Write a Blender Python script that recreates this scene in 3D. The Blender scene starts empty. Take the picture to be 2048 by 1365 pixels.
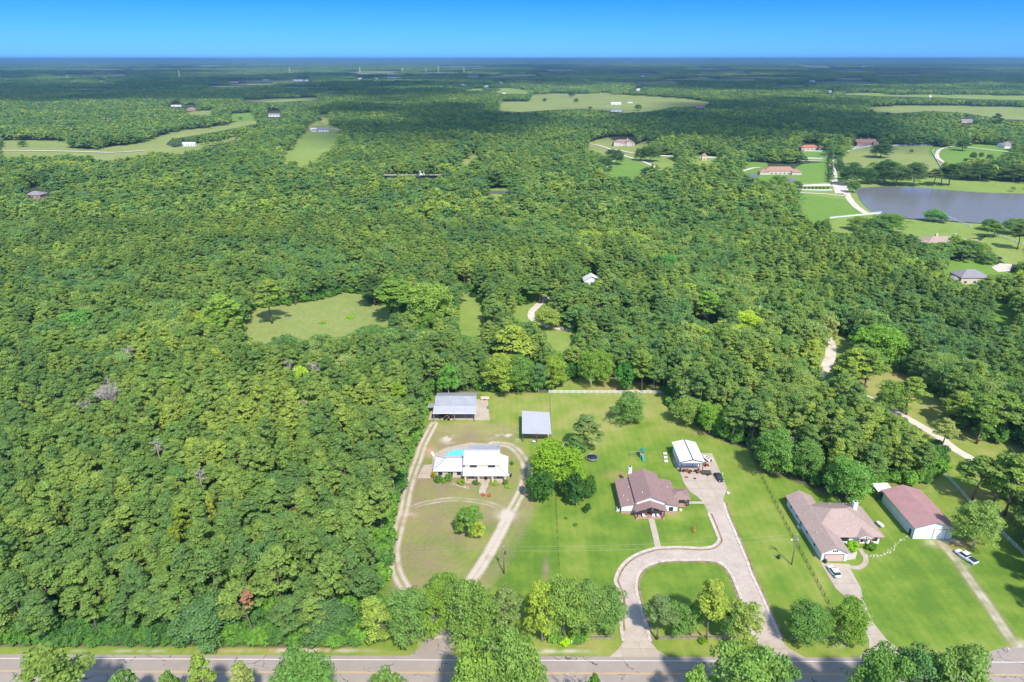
import bpy, math, random
import numpy as np
from mathutils import Vector, Matrix
from mathutils.geometry import tessellate_polygon
random.seed(7); RNG = np.random.default_rng(11)
SC = bpy.context.scene; COL = SC.collection
# ---------------------------------------------------------------- camera, sky, sun, exposure
H = 125.0; FPX = 1365.0
TH = math.atan((682.5 - 118) / FPX)
cd = bpy.data.cameras.new('camera'); cam = bpy.data.objects.new('camera', cd); COL.objects.link(cam)
cam.location = (0, 0, H); cam.rotation_euler = (math.pi / 2 - TH, 0, 0)
cd.sensor_width = 36.0; cd.lens = 36.0 * FPX / 2048.0; cd.clip_start = 1.0; cd.clip_end = 120000.0
SC.camera = cam
SUN_EL = math.radians(50); SHX, SHY = -0.33, 0.94        # shadows fall away from the camera and a little left
w = bpy.data.worlds.new("World"); SC.world = w; w.use_nodes = True
nt = w.node_tree; nt.nodes.clear()
wo = nt.nodes.new('ShaderNodeOutputWorld'); bg = nt.nodes.new('ShaderNodeBackground')
sky = nt.nodes.new('ShaderNodeTexSky'); sky.sky_type = 'NISHITA'; sky.sun_disc = False
sky.sun_elevation = SUN_EL; sky.sun_rotation = math.atan2(-SHX, -SHY)
sky.air_density = 1.0; sky.dust_density = 0.3; sky.ozone_density = 2.5; sky.altitude = 100
tc = nt.nodes.new('ShaderNodeTexCoord'); sp = nt.nodes.new('ShaderNodeSeparateXYZ')
rmp = nt.nodes.new('ShaderNodeValToRGB'); mul = nt.nodes.new('ShaderNodeMixRGB'); mul.blend_type = 'MULTIPLY'; mul.inputs[0].default_value = 1
nt.links.new(tc.outputs['Generated'], sp.inputs[0]); nt.links.new(sp.outputs['Z'], rmp.inputs[0])
e = rmp.color_ramp.elements
e[0].position = 0.0; e[0].color = (0.085, 0.265, .80, 1)
e[1].position = 0.35; e[1].color = (1, 1, 1, 1)
k = e.new(0.075); k.color = (0.024, 0.17, 0.75, 1)
k = e.new(0.12); k.color = (0.045, 0.22, 0.8, 1)
nt.links.new(sky.outputs[0], mul.inputs[1]); nt.links.new(rmp.outputs[0], mul.inputs[2])
nt.links.new(mul.outputs[0], bg.inputs[0]); bg.inputs[1].default_value = 0.15
nt.links.new(bg.outputs[0], wo.inputs[0])
sd = bpy.data.lights.new('sun', 'SUN'); sd.energy = 2.9; sd.angle = math.radians(3.0); sd.color = (1, 0.95, 0.87)
sun = bpy.data.objects.new('sun', sd); COL.objects.link(sun)
_s = math.cos(SUN_EL) / math.hypot(SHX, SHY)
sun.rotation_euler = Vector((SHX * _s, SHY * _s, -math.sin(SUN_EL))).to_track_quat('-Z', 'Y').to_euler(); sun.location = (0, 0, 300)
SC.view_settings.view_transform = 'Standard'; SC.view_settings.look = 'None'
SC.view_settings.exposure = 1.07; SC.view_settings.gamma = 1.0
try:
    SC.cycles.max_bounces = 6; SC.cycles.volume_bounces = 0; SC.cycles.transparent_max_bounces = 24
except Exception: pass
# ---------------------------------------------------------------- survey of the site
S = H / 110.0
CT, ST = math.cos(TH), math.sin(TH)
def P(px, py, z=0.0):
    """map point seen at a photo position, at height z"""
    u = (px - 1024) / FPX; v = (682.5 - py) / FPX
    dz = -ST + v * CT; t = (z - H) / dz
    return Vector((u * t, (CT + v * ST) * t, z))
def proj(x, y, z):
    dep = y * CT + (H - z) * ST; up = (z - H) * CT + y * ST
    return 1024 + FPX * x / dep, 682.5 - FPX * up / dep
def depth(x, y, z): return y * CT + (H - z) * ST
def hgt(bx, by, ty):
    """height of something standing at photo foot (bx,by) whose top is at ty"""
    D = P(bx, by).y; v = (682.5 - ty) / FPX
    return H + D * (-ST + v * CT) / (CT + v * ST)
CLT = .65     # how much light each cloud skin lets through
# ---------------------------------------------------------------- helpers
def tag(o, label=None, cat=None, group=None, kind=None):
    if label: o['label'] = label
    if cat: o['category'] = cat
    if group: o['group'] = group
    if kind: o['kind'] = kind
    return o
def empty(name, loc=(0, 0, 0), rz=0.0, label=None, cat=None, group=None, kind=None):
    o = bpy.data.objects.new(name, None); COL.objects.link(o); o.location = loc; o.rotation_euler = (0, 0, rz)
    o.empty_display_size = 0.5
    return tag(o, label, cat, group, kind)
def link(name, me, parent=None):
    o = bpy.data.objects.new(name, me); COL.objects.link(o)
    if parent is not None: o.parent = parent
    return o
def copy_tree(o, parent=None):
    c = o.copy(); COL.objects.link(c)
    if parent is not None: c.parent = parent
    for ch in list(o.children): copy_tree(ch, c)
    return c
class MB:
    def __init__(s): s.v = []; s.f = []; s.sm = []
    def add(s, vs, fs, smooth=False):
        n = len(s.v); s.v += [tuple(p) for p in vs]; s.f += [tuple(i + n for i in f) for f in fs]; s.sm += [smooth] * len(fs); return s
    def box(s, x0, x1, y0, y1, z0, z1):
        return s.add([(x0,y0,z0),(x1,y0,z0),(x1,y1,z0),(x0,y1,z0),(x0,y0,z1),(x1,y0,z1),(x1,y1,z1),(x0,y1,z1)],
                     [(0,3,2,1),(4,5,6,7),(0,1,5,4),(1,2,6,5),(2,3,7,6),(3,0,4,7)])
    def hull(s, bot, top):
        n = len(bot)
        return s.add(list(bot) + list(top), [tuple(reversed(range(n))), tuple(range(n, 2*n))] + [(i, (i+1) % n, n + (i+1) % n, n + i) for i in range(n)])
    def bar(s, a, b, wd, ht=None):
        a = Vector(a); b = Vector(b); ht = ht or wd; d = (b - a).normalized()
        up = Vector((0, 0, 1)) if abs(d.z) < .95 else Vector((0, 1, 0))
        sx = d.cross(up).normalized() * wd / 2; sy = sx.cross(d).normalized() * ht / 2
        q = [-sx - sy, sx - sy, sx + sy, -sx + sy]
        return s.hull([a + p for p in q], [b + p for p in q])
    def tube(s, pts, rad, n=6, cap=True, smooth=True):
        rings = []; pts = [Vector(p) for p in pts]; m = len(pts)
        if not hasattr(rad, '__len__'): rad = [rad] * m
        for i, p in enumerate(pts):
            d = (pts[min(i+1, m-1)] - pts[max(i-1, 0)]).normalized()
            up = Vector((0, 0, 1)) if abs(d.z) < .9 else Vector((1, 0, 0))
            a = d.cross(up).normalized(); b = d.cross(a)
            rings.append([p + (a * math.cos(t) + b * math.sin(t)) * rad[i] for t in [2*math.pi*k/n for k in range(n)]])
        vs = [q for r in rings for q in r]; fs = []
        for i in range(m - 1):
            for k in range(n): fs.append((i*n+k, i*n+(k+1) % n, (i+1)*n+(k+1) % n, (i+1)*n+k))
        if cap: fs += [tuple(reversed(range(n))), tuple(range((m-1)*n, m*n))]
        return s.add(vs, fs, smooth)
    def slab(s, quad, t):
        q = [Vector(p) for p in quad]
        return s.hull([p - Vector((0, 0, t)) for p in q], q)
    def gable(s, x0, x1, y0, y1, ze, zr, axis='y', t=.16):
        if axis == 'y':
            m = (x0 + x1) / 2
            s.slab([(x0,y0,ze),(m,y0,zr),(m,y1,zr),(x0,y1,ze)], t); s.slab([(m,y0,zr),(x1,y0,ze),(x1,y1,ze),(m,y1,zr)], t)
        else:
            m = (y0 + y1) / 2
            s.slab([(x0,y0,ze),(x1,y0,ze),(x1,m,zr),(x0,m,zr)], t); s.slab([(x0,m,zr),(x1,m,zr),(x1,y1,ze),(x0,y1,ze)], t)
        return s
    def hip(s, x0, x1, y0, y1, ze, zr, t=.18, inset=None):
        wx, wy = x1 - x0, y1 - y0; k = inset if inset is not None else min(wx, wy) / 2
        if wx >= wy: r = [(x0 + k, (y0+y1)/2, zr), (x1 - k, (y0+y1)/2, zr)]; f = [(0,1,5,4),(1,2,5),(2,3,4,5),(3,0,4)]
        else: r = [((x0+x1)/2, y0 + k, zr), ((x0+x1)/2, y1 - k, zr)]; f = [(0,1,4),(1,2,5,4),(2,3,5),(3,0,4,5)]
        v = [(x0,y0,ze),(x1,y0,ze),(x1,y1,ze),(x0,y1,ze)] + r + [(x0,y0,ze-t),(x1,y0,ze-t),(x1,y1,ze-t),(x0,y1,ze-t)]
        f = f + [(9,8,7,6),(6,7,1,0),(7,8,2,1),(8,9,3,2),(9,6,0,3)]
        return s.add(v, f)
    def gwall(s, x0, x1, y0, y1, z0, ze, zr, axis='y'):
        if axis == 'y':
            m = (x0+x1)/2; a = [(x0,z0),(x1,z0),(x1,ze),(m,zr),(x0,ze)]
            return s.hull([(x,y0,z) for x,z in a][::-1], [(x,y1,z) for x,z in a][::-1])
        m = (y0+y1)/2; a = [(y0,z0),(y1,z0),(y1,ze),(m,zr),(y0,ze)]
        return s.hull([(x0,y,z) for y,z in a], [(x1,y,z) for y,z in a])
    def loft(s, rings, smooth=False):
        n = len(rings[0]); m = len(rings); vs = [p for r in rings for p in r]
        fs = [(i*n+k, i*n+(k+1) % n, (i+1)*n+(k+1) % n, (i+1)*n+k) for i in range(m-1) for k in range(n)]
        fs += [tuple(reversed(range(n))), tuple(range((m-1)*n, m*n))]
        return s.add(vs, fs, smooth)
    def xf(s, M):
        s.v = [tuple(M @ Vector(p)) for p in s.v]; return s
    def mesh(s, name, mat):
        me = bpy.data.meshes.new(name); me.from_pydata(s.v, [], s.f)
        me.materials.append(mat); me.polygons.foreach_set('use_smooth', s.sm); me.update()
        return me
    def build(s, name, mat, parent=None): return link(name, s.mesh(name, mat), parent)
# ---------------------------------------------------------------- materials
def srgb(r, g, b):
    f = lambda c: (c/255/12.92) if c/255 <= .04045 else ((c/255+.055)/1.055)**2.4
    return (f(r), f(g), f(b), 1)
class NT:
    def __init__(s, name):
        s.m = bpy.data.materials.new(name); s.m.use_nodes = True; s.t = s.m.node_tree; s.n = s.t.nodes
        s.b = s.n['Principled BSDF']; s.b.inputs['Specular IOR Level'].default_value = .25
    def new(s, k, **kw):
        n = s.n.new('ShaderNode' + k)
        for a, b in kw.items(): setattr(n, a, b)
        return n
    def l(s, a, b): s.t.links.new(a, b)
    def noise(s, scale, det=4, rough=.55, vec=None, space='Object'):
        n = s.new('TexNoise'); n.inputs['Scale'].default_value = scale; n.inputs['Detail'].default_value = det; n.inputs['Roughness'].default_value = rough
        if vec is None:
            vec = s.new('TexCoord').outputs[space] if space != 'World' else s.new('NewGeometry').outputs['Position']
        s.l(vec, n.inputs['Vector']); return n.outputs['Fac']
    def ramp(s, fac, *st):
        r = s.new('ValToRGB'); e = r.color_ramp.elements
        while len(e) > 2: e.remove(e[-1])
        e[0].position, e[0].color = st[0]; e[1].position, e[1].color = st[-1]
        for p, c in st[1:-1]: k = e.new(p); k.color = c
        s.l(fac, r.inputs[0]); return r.outputs[0]
    def mix(s, f, a, b, mode='MIX'):
        m = s.new('MixRGB', blend_type=mode)
        for i, x in enumerate((f, a, b)):
            if isinstance(x, (int, float)): m.inputs[i].default_value = x
            elif isinstance(x, tuple): m.inputs[i].default_value = x
            else: s.l(x, m.inputs[i])
        return m.outputs[0]
    def math(s, op, a, b=0.0):
        m = s.new('Math', operation=op)
        for i, x in enumerate((a, b)):
            if isinstance(x, (int, float)): m.inputs[i].default_value = x
            else: s.l(x, m.inputs[i])
        return m.outputs[0]
    def out(s, col, rough=.8, metal=0.0, bump=None, bs=.2, bd=.05):
        if isinstance(col, tuple): s.b.inputs['Base Color'].default_value = col
        else: s.l(col, s.b.inputs['Base Color'])
        s.b.inputs['Roughness'].default_value = rough; s.b.inputs['Metallic'].default_value = metal
        if bump is not None:
            b = s.new('Bump'); b.inputs['Strength'].default_value = bs; b.inputs['Distance'].default_value = bd
            s.l(bump, b.inputs['Height']); s.l(b.outputs[0], s.b.inputs['Normal'])
        return s.m
def v4(*a): return tuple(a) + (1,)
def plain(name, c, rough=.7, metal=0., var=.18, scale=1.5):
    t = NT(name); n = t.noise(scale, 5, .6)
    lo = tuple(max(0, x * (1 - var)) for x in c[:3]) + (1,); hi = tuple(min(1, x * (1 + var)) for x in c[:3]) + (1,)
    return t.out(t.ramp(n, (.3, lo), (.7, hi)), rough, metal, n, .15, .02)
def ribbed(name, c, axis=0, pitch=.9, rough=.45, metal=.0, var=.1, dark=.82):
    t = NT(name); tc = t.new('TexCoord'); sx = t.new('SeparateXYZ'); t.l(tc.outputs['Object'], sx.inputs[0])
    ph = t.math('FRACT', t.math('MULTIPLY', sx.outputs[axis], 1.0 / pitch)); rib = t.math('LESS_THAN', ph, .14)
    n = t.noise(.35, 5, .65); n2 = t.noise(3.0, 3, .6)
    base = t.ramp(n, (.3, tuple(x*(1-var) for x in c[:3])+(1,)), (.7, tuple(min(1, x*(1+var)) for x in c[:3])+(1,)))
    base = t.mix(t.math('MULTIPLY', n2, .25), base, (c[0]*.6, c[1]*.57, c[2]*.52, 1))
    col = t.mix(rib, base, t.mix(1, base, (dark, dark, dark, 1), 'MULTIPLY'))
    return t.out(col, rough, metal, rib, .5, .04)
def shingle(name, c, var=.25):
    t = NT(name); tc = t.new('TexCoord'); mp = t.new('Mapping'); mp.inputs['Scale'].default_value = (1, 1, 1); t.l(tc.outputs['Object'], mp.inputs[0])
    br = t.new('TexBrick'); br.inputs['Scale'].default_value = 1.3; br.inputs['Mortar Size'].default_value = .02; br.offset = .5
    br.inputs['Color1'].default_value = tuple(x*(1-var) for x in c[:3])+(1,); br.inputs['Color2'].default_value = tuple(x*(1+var) for x in c[:3])+(1,)
    br.inputs['Mortar'].default_value = tuple(x*.55 for x in c[:3])+(1,); t.l(mp.outputs[0], br.inputs['Vector'])
    n = t.noise(.25, 5, .65); n2 = t.noise(6, 3, .7)
    col = t.mix(1, br.outputs['Color'], t.ramp(n, (.3, (.78,.78,.8,1)), (.7, (1.0,.98,.96,1))), 'MULTIPLY')
    col = t.mix(.5, col, t.ramp(n2, (.35, tuple(x*.7 for x in c[:3])+(1,)), (.65, tuple(x*1.3 for x in c[:3])+(1,))))
    return t.out(col, .9, 0, n2, .3, .03)
def brickmat(name, c1, c2, mortar, scale=4.0):
    t = NT(name); tc = t.new('TexCoord'); sx = t.new('SeparateXYZ'); cx = t.new('CombineXYZ'); t.l(tc.outputs['Object'], sx.inputs[0])
    t.l(t.math('ADD', sx.outputs[0], sx.outputs[1]), cx.inputs[0]); t.l(sx.outputs[2], cx.inputs[1])
    br = t.new('TexBrick'); br.inputs['Scale'].default_value = scale; br.inputs['Color1'].default_value = c1; br.inputs['Color2'].default_value = c2
    br.inputs['Mortar'].default_value = mortar; t.l(cx.outputs[0], br.inputs['Vector'])
    n = t.noise(1.2, 4); return t.out(t.mix(t.math('MULTIPLY', n, .4), br.outputs['Color'], mortar), .85, 0)
M = {}
M['white'] = plain('white_paint', v4(.78,.78,.76), .55, 0, .06)
M['whiteroof'] = ribbed('white_metal_roof', v4(.74,.72,.70), 0, .9, .4, 0, .05, .9)
M['whiteroof_y'] = ribbed('white_metal_roof_cross', v4(.80,.79,.78), 1, .9, .4, 0, .04, .93)
M['greyroof'] = ribbed('galvanised_roof', v4(.40,.41,.44), 0, .9, .38, .15, .12, .86)
M['shedroof'] = ribbed('shed_roof', v4(.50,.50,.52), 0, .9, .4, .1, .05, .9)
M['redroof'] = ribbed('red_metal_roof', v4(.43,.24,.23), 1, .9, .45, 0, .10, .85)
M['metalwall'] = ribbed('shaded_metal_wall', v4(.66,.71,.76), 1, .6, .5, 0, .05, .9)  # white cladding with the bluish shade of the side walls put into its colour
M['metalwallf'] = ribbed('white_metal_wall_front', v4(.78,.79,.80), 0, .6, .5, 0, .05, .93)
M['brownsh'] = shingle('brown_shingle', v4(.31,.20,.18))
M['tansh'] = shingle('tan_shingle', v4(.41,.30,.255))
M['greysh'] = shingle('grey_shingle', v4(.28,.26,.28))
M['redtile'] = shingle('red_tile', v4(.48,.17,.11))
M['pinksh'] = shingle('pinkish_tile', v4(.40,.22,.16))
M['brick'] = brickmat('brick', v4(.42,.18,.12), v4(.34,.14,.10), v4(.5,.42,.36))
M['stone'] = brickmat('stone_wall', v4(.52,.42,.32), v4(.62,.54,.44), v4(.5,.46,.4), 1.6)
M['cream'] = plain('cream_stucco', v4(.60,.50,.38), .85)
M['trim'] = plain('dark_trim', v4(.045,.04,.038), .6)
M['glass'] = plain('window_glass', v4(.035,.045,.055), .12, 0, .3)
M['concrete'] = plain('concrete', v4(.50,.44,.38), .9, 0, .12, .5)
M['wood'] = plain('weathered_wood', v4(.34,.28,.22), .85, 0, .25)
M['fencewire'] = plain('fence_wire', v4(.16,.15,.13), .85, 0, .25)
M['darkwood'] = plain('dark_wood', v4(.09,.075,.06), .85, 0, .25)
M['pole'] = plain('pole_wood', v4(.20,.17,.14), .85, 0, .25)
M['steel'] = plain('galvanised_steel', v4(.35,.36,.38), .45, .5)
M['tyre'] = plain('tyre_rubber', v4(.02,.02,.02), .8)
M['carwhite'] = plain('car_paint_white', v4(.74,.76,.80), .22, 0, .02)
M['cardark'] = plain('car_paint_dark', v4(.045,.05,.065), .2, .2, .1)
M['red'] = plain('red_paint', v4(.50,.08,.05), .5)
M['orange'] = plain('orange_paint', v4(.60,.22,.05), .5)
M['green'] = plain('green_plastic', v4(.03,.30,.20), .5)
M['bin'] = plain('bin_plastic', v4(.03,.05,.045), .5)
M['blue'] = plain('blue_plastic', v4(.05,.18,.38), .5)
M['black'] = plain('black_mesh', v4(.03,.035,.05), .7)
M['pinkdoor'] = plain('garage_door_panel', v4(.56,.40,.34), .7, 0, .06)
M['bark'] = plain('bark', v4(.20,.155,.12), .95, 0, .35, 2)
M['palebark'] = plain('pale_bark', v4(.42,.38,.33), .95, 0, .3, 2)
M['dead'] = plain('dead_wood', v4(.43,.37,.34), .95, 0, .25, 2)
M['rust'] = plain('rusty_metal', v4(.30,.14,.08), .8)
# ---- foliage
def foliage(name, stops, noise_scale=.012, trans=.42):
    t = NT(name); oi = t.new('ObjectInfo')
    vm = t.new('VectorMath', operation='SCALE'); t.l(oi.outputs['Location'], vm.inputs[0]); vm.inputs['Scale'].default_value = noise_scale
    n = t.new('TexNoise'); n.inputs['Scale'].default_value = 1.0; n.inputs['Detail'].default_value = 3; t.l(vm.outputs[0], n.inputs['Vector'])
    f = t.math('ADD', t.math('MULTIPLY', oi.outputs['Random'], .74), t.math('MULTIPLY', t.math('SUBTRACT', n.outputs['Fac'], .5), 1.9))
    f = t.math('ADD', f, .13)
    col = t.ramp(f, *stops)
    at = t.new('Attribute'); at.attribute_name = 'tint'
    br = t.math('ADD', t.math('MULTIPLY', at.outputs['Fac'], .85), .58)
    cc = t.new('CombineXYZ'); [t.l(br, cc.inputs[i]) for i in range(3)]
    col = t.mix(1, col, cc.outputs[0], 'MULTIPLY'); col = t.mix(1, col, oi.outputs['Color'], 'MULTIPLY')
    t.n.remove(t.b); d = t.new('BsdfDiffuse'); tr = t.new('BsdfTranslucent'); mx = t.new('MixShader'); mx.inputs[0].default_value = trans
    t.l(col, d.inputs[0]); t.l(t.mix(1, col, (1.15, 1.2, .6, 1), 'MULTIPLY'), tr.inputs[0]); t.l(d.outputs[0], mx.inputs[1]); t.l(tr.outputs[0], mx.inputs[2])
    t.l(mx.outputs[0], t.n['Material Output'].inputs[0]); return t.m
M['pine'] = foliage('pine_needles', [(0, v4(0.168,0.285,0.087)), (.3, v4(0.206,0.325,0.083)), (.55, v4(0.258,0.374,0.086)), (.8, v4(0.318,0.420,0.096)), (1, v4(0.386,0.477,0.091))])
M['leaf'] = foliage('broad_leaves', [(0, v4(0.158,0.293,0.112)), (.3, v4(0.193,0.339,0.105)), (.55, v4(0.244,0.384,0.096)), (.8, v4(0.335,0.435,0.128)), (1, v4(0.437,0.549,0.091))])
M['shrub'] = foliage('shrub_leaves', [(0, v4(0.111,0.240,0.066)), (.5, v4(0.176,0.360,0.064)), (1, v4(0.286,0.504,0.072))])
# ---------------------------------------------------------------- leaf clouds
def np_mesh(name, V, Q, mat, tint=None):
    me = bpy.data.meshes.new(name); nv, nq = len(V), len(Q)
    me.vertices.add(nv); me.vertices.foreach_set('co', V.astype(np.float32).ravel())
    me.loops.add(nq * 4); me.loops.foreach_set('vertex_index', Q.astype(np.int32).ravel())
    me.polygons.add(nq); me.polygons.foreach_set('loop_start', np.arange(0, nq * 4, 4, dtype=np.int32))
    me.materials.append(mat); me.update(calc_edges=True)
    if tint is not None:
        a = me.attributes.new('tint', 'FLOAT', 'FACE'); a.data.foreach_set('value', tint.astype(np.float32))
    return me
def leafcloud(cs, rs, per, size, rng, up=.75, jit=.75, shell=(.6, 1.05)):
    cs = np.asarray(cs, float); rs = np.asarray(rs, float); n = len(cs); N = n * per
    C = np.repeat(cs, per, 0); R = np.repeat(rs, per, 0)
    d = rng.normal(size=(N, 3)); d /= np.linalg.norm(d, axis=1)[:, None]; d[:, 2] = np.where((d[:, 2] < -.25), -d[:, 2], d[:, 2])
    p = C + d * R * rng.uniform(*shell, size=(N, 1))
    nn = d + np.array([0, 0, up]) + rng.normal(size=(N, 3)) * jit; nn /= np.linalg.norm(nn, axis=1)[:, None]
    a = np.cross(nn, rng.normal(size=(N, 3))); a /= np.linalg.norm(a, axis=1)[:, None]; b = np.cross(nn, a)
    s = size * rng.uniform(.6, 1.35, size=(N, 1)); a = a * s * .5; b = b * s * .5 * rng.uniform(.6, 1, size=(N, 1))
    V = np.stack([p - a - b, p + a - b * .6, p + a * .7 + b, p - a * .8 + b], 1).reshape(-1, 3)
    tint = np.repeat(rng.uniform(.2, .8, n), per) * .5 + rng.uniform(0, 1, N) * .5
    return V, np.arange(N * 4).reshape(-1, 4), tint
def cat(parts):
    V, Q, T = [], [], []; o = 0
    for v, q, t in parts: V.append(v); Q.append(q + o); T.append(t); o += len(v)
    return np.concatenate(V), np.concatenate(Q), np.concatenate(T)
def pine_crown(rng, h, r, nc=44, per=48, size=.42, base=.5, thin=1.0):
    cs, rs = [], []; ph = rng.uniform(0, 6.3); lop = rng.uniform(.1, .3)
    for i in range(nc):
        t = (i + rng.uniform(0, 1)) / nc; t = t ** .9
        env = r * (1.0 - .85 * max(0, t - .3) / .7) * (0.72 + .28 * min(1, t / .25)); a = rng.uniform(0, 6.283)
        env *= 1 + lop * math.cos(a - ph); q = rng.uniform(.25, 1) ** .6 * env
        cs.append((q * math.cos(a), q * math.sin(a), h * (base + (1 - base) * t) - .5 + .12 * q))
        k = r * rng.uniform(.20, .33) * thin; rs.append((k, k, k * .62))
    return leafcloud(cs, rs, per, size, rng)
def oak_crown(rng, h, r, nc=46, per=55, size=.45, base=.28):
    cs, rs = [], []; zc = h * (base + 1) / 2; rz = h * (1 - base) / 2; lob = [(rng.uniform(0, 6.3), rng.uniform(.08, .2)) for _ in range(3)]
    for i in range(nc):
        d = rng.normal(size=3); d /= np.linalg.norm(d); 
        if d[2] < -.75: d[2] *= -1
        a = math.atan2(d[1], d[0]); k = 1 + sum(m * math.cos((j + 2) * a - p) for j, (p, m) in enumerate(lob)); q = rng.uniform(.55, .86) * k
        f_ = 1.0 if d[2] > 0 else (max(.05, 1 - d[2] ** 2)) ** -.35; cs.append((d[0] * r * q * f_, d[1] * r * q * f_, zc + d[2] * rz * min(q, .84) * (1 if d[2] > 0 else 1.15))); m = r * rng.uniform(.2, .32); rs.append((m, m, m * .7))
    return leafcloud(cs, rs, per, size, rng)
def trunk_mb(rng, h, r0, top=.85, limbs=5, spread=2.5, lz=.5, bend=.3):
    m = MB(); x = y = 0; pts = [(0, 0, -.1)]; rad = [r0 * 1.25]; n = 6
    for i in range(1, n + 1):
        x += rng.uniform(-bend, bend); y += rng.uniform(-bend, bend); pts.append((x, y, h * top * i / n)); rad.append(r0 * (1 - .75 * i / n))
    m.tube(pts, rad, 6)
    for i in range(limbs):
        t = rng.uniform(lz, .95); j = t * n; a = int(j); f = j - a; p0 = Vector(pts[a]).lerp(Vector(pts[min(a+1, n)]), f)
        an = rng.uniform(0, 6.28); L = spread * rng.uniform(.6, 1.1)
        p1 = p0 + Vector((math.cos(an) * L * .5, math.sin(an) * L * .5, L * .35)); p2 = p0 + Vector((math.cos(an) * L, math.sin(an) * L, L * .55))
        m.tube([p0, p1, p2], [r0 * .42, r0 * .28, r0 * .12], 5)
    return m
NV = 7
PINE, OAK, BUSH = [], [], []        # (crown mesh, trunk mesh, height, radius)
for i in range(NV):
    h, r = 17.0, 3.5
    V, Q, T = pine_crown(RNG, h, r, nc=46 + 3 * i, per=74, size=.36, base=.42 + .02 * i)
    PINE.append((np_mesh('crown', V, Q, M['pine'], T), trunk_mb(RNG, h, .22, .93, 7, 2.3, .5).mesh('trunk', M['bark']), h, r))
    h, r = 12.0, 4.3
    V, Q, T = oak_crown(RNG, h, r, nc=66 + 2 * i, per=70, size=.38, base=.08 + .05 * (i % 3))
    OAK.append((np_mesh('crown', V, Q, M['leaf'], T), trunk_mb(RNG, h, .24, .8, 8, 2.8, .3, .25).mesh('trunk', M['palebark' if i % 2 else 'bark']), h, r))
BIG = []
for i in range(4):
    h, r = 12.0, 4.3; V, Q, T = oak_crown(RNG, h, r, nc=130, per=85, size=.26, base=.04 + .03 * i)
    BIG.append((np_mesh('crown', V, Q, M['leaf'], T), trunk_mb(RNG, h, .24, .8, 9, 2.8, .3, .25).mesh('trunk', M['palebark' if i % 2 else 'bark']), h, r))
for i in range(4):
    h, r = 3.0, 1.8; d = RNG.normal(size=(22, 3)); d /= np.linalg.norm(d, axis=1)[:, None]
    cs = d * np.array([r * .6, r * .6, h * .32]) + np.array([0, 0, h * .5]); rs = np.full((22, 3), .62)
    V, Q, T = leafcloud(cs, rs, 42, .32, RNG)
    BUSH.append((np_mesh('crown', V, Q, M['shrub'], T), trunk_mb(RNG, h, .08, .6, 4, .8, .2, .05).mesh('trunk', M['bark']), h, r))
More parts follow.
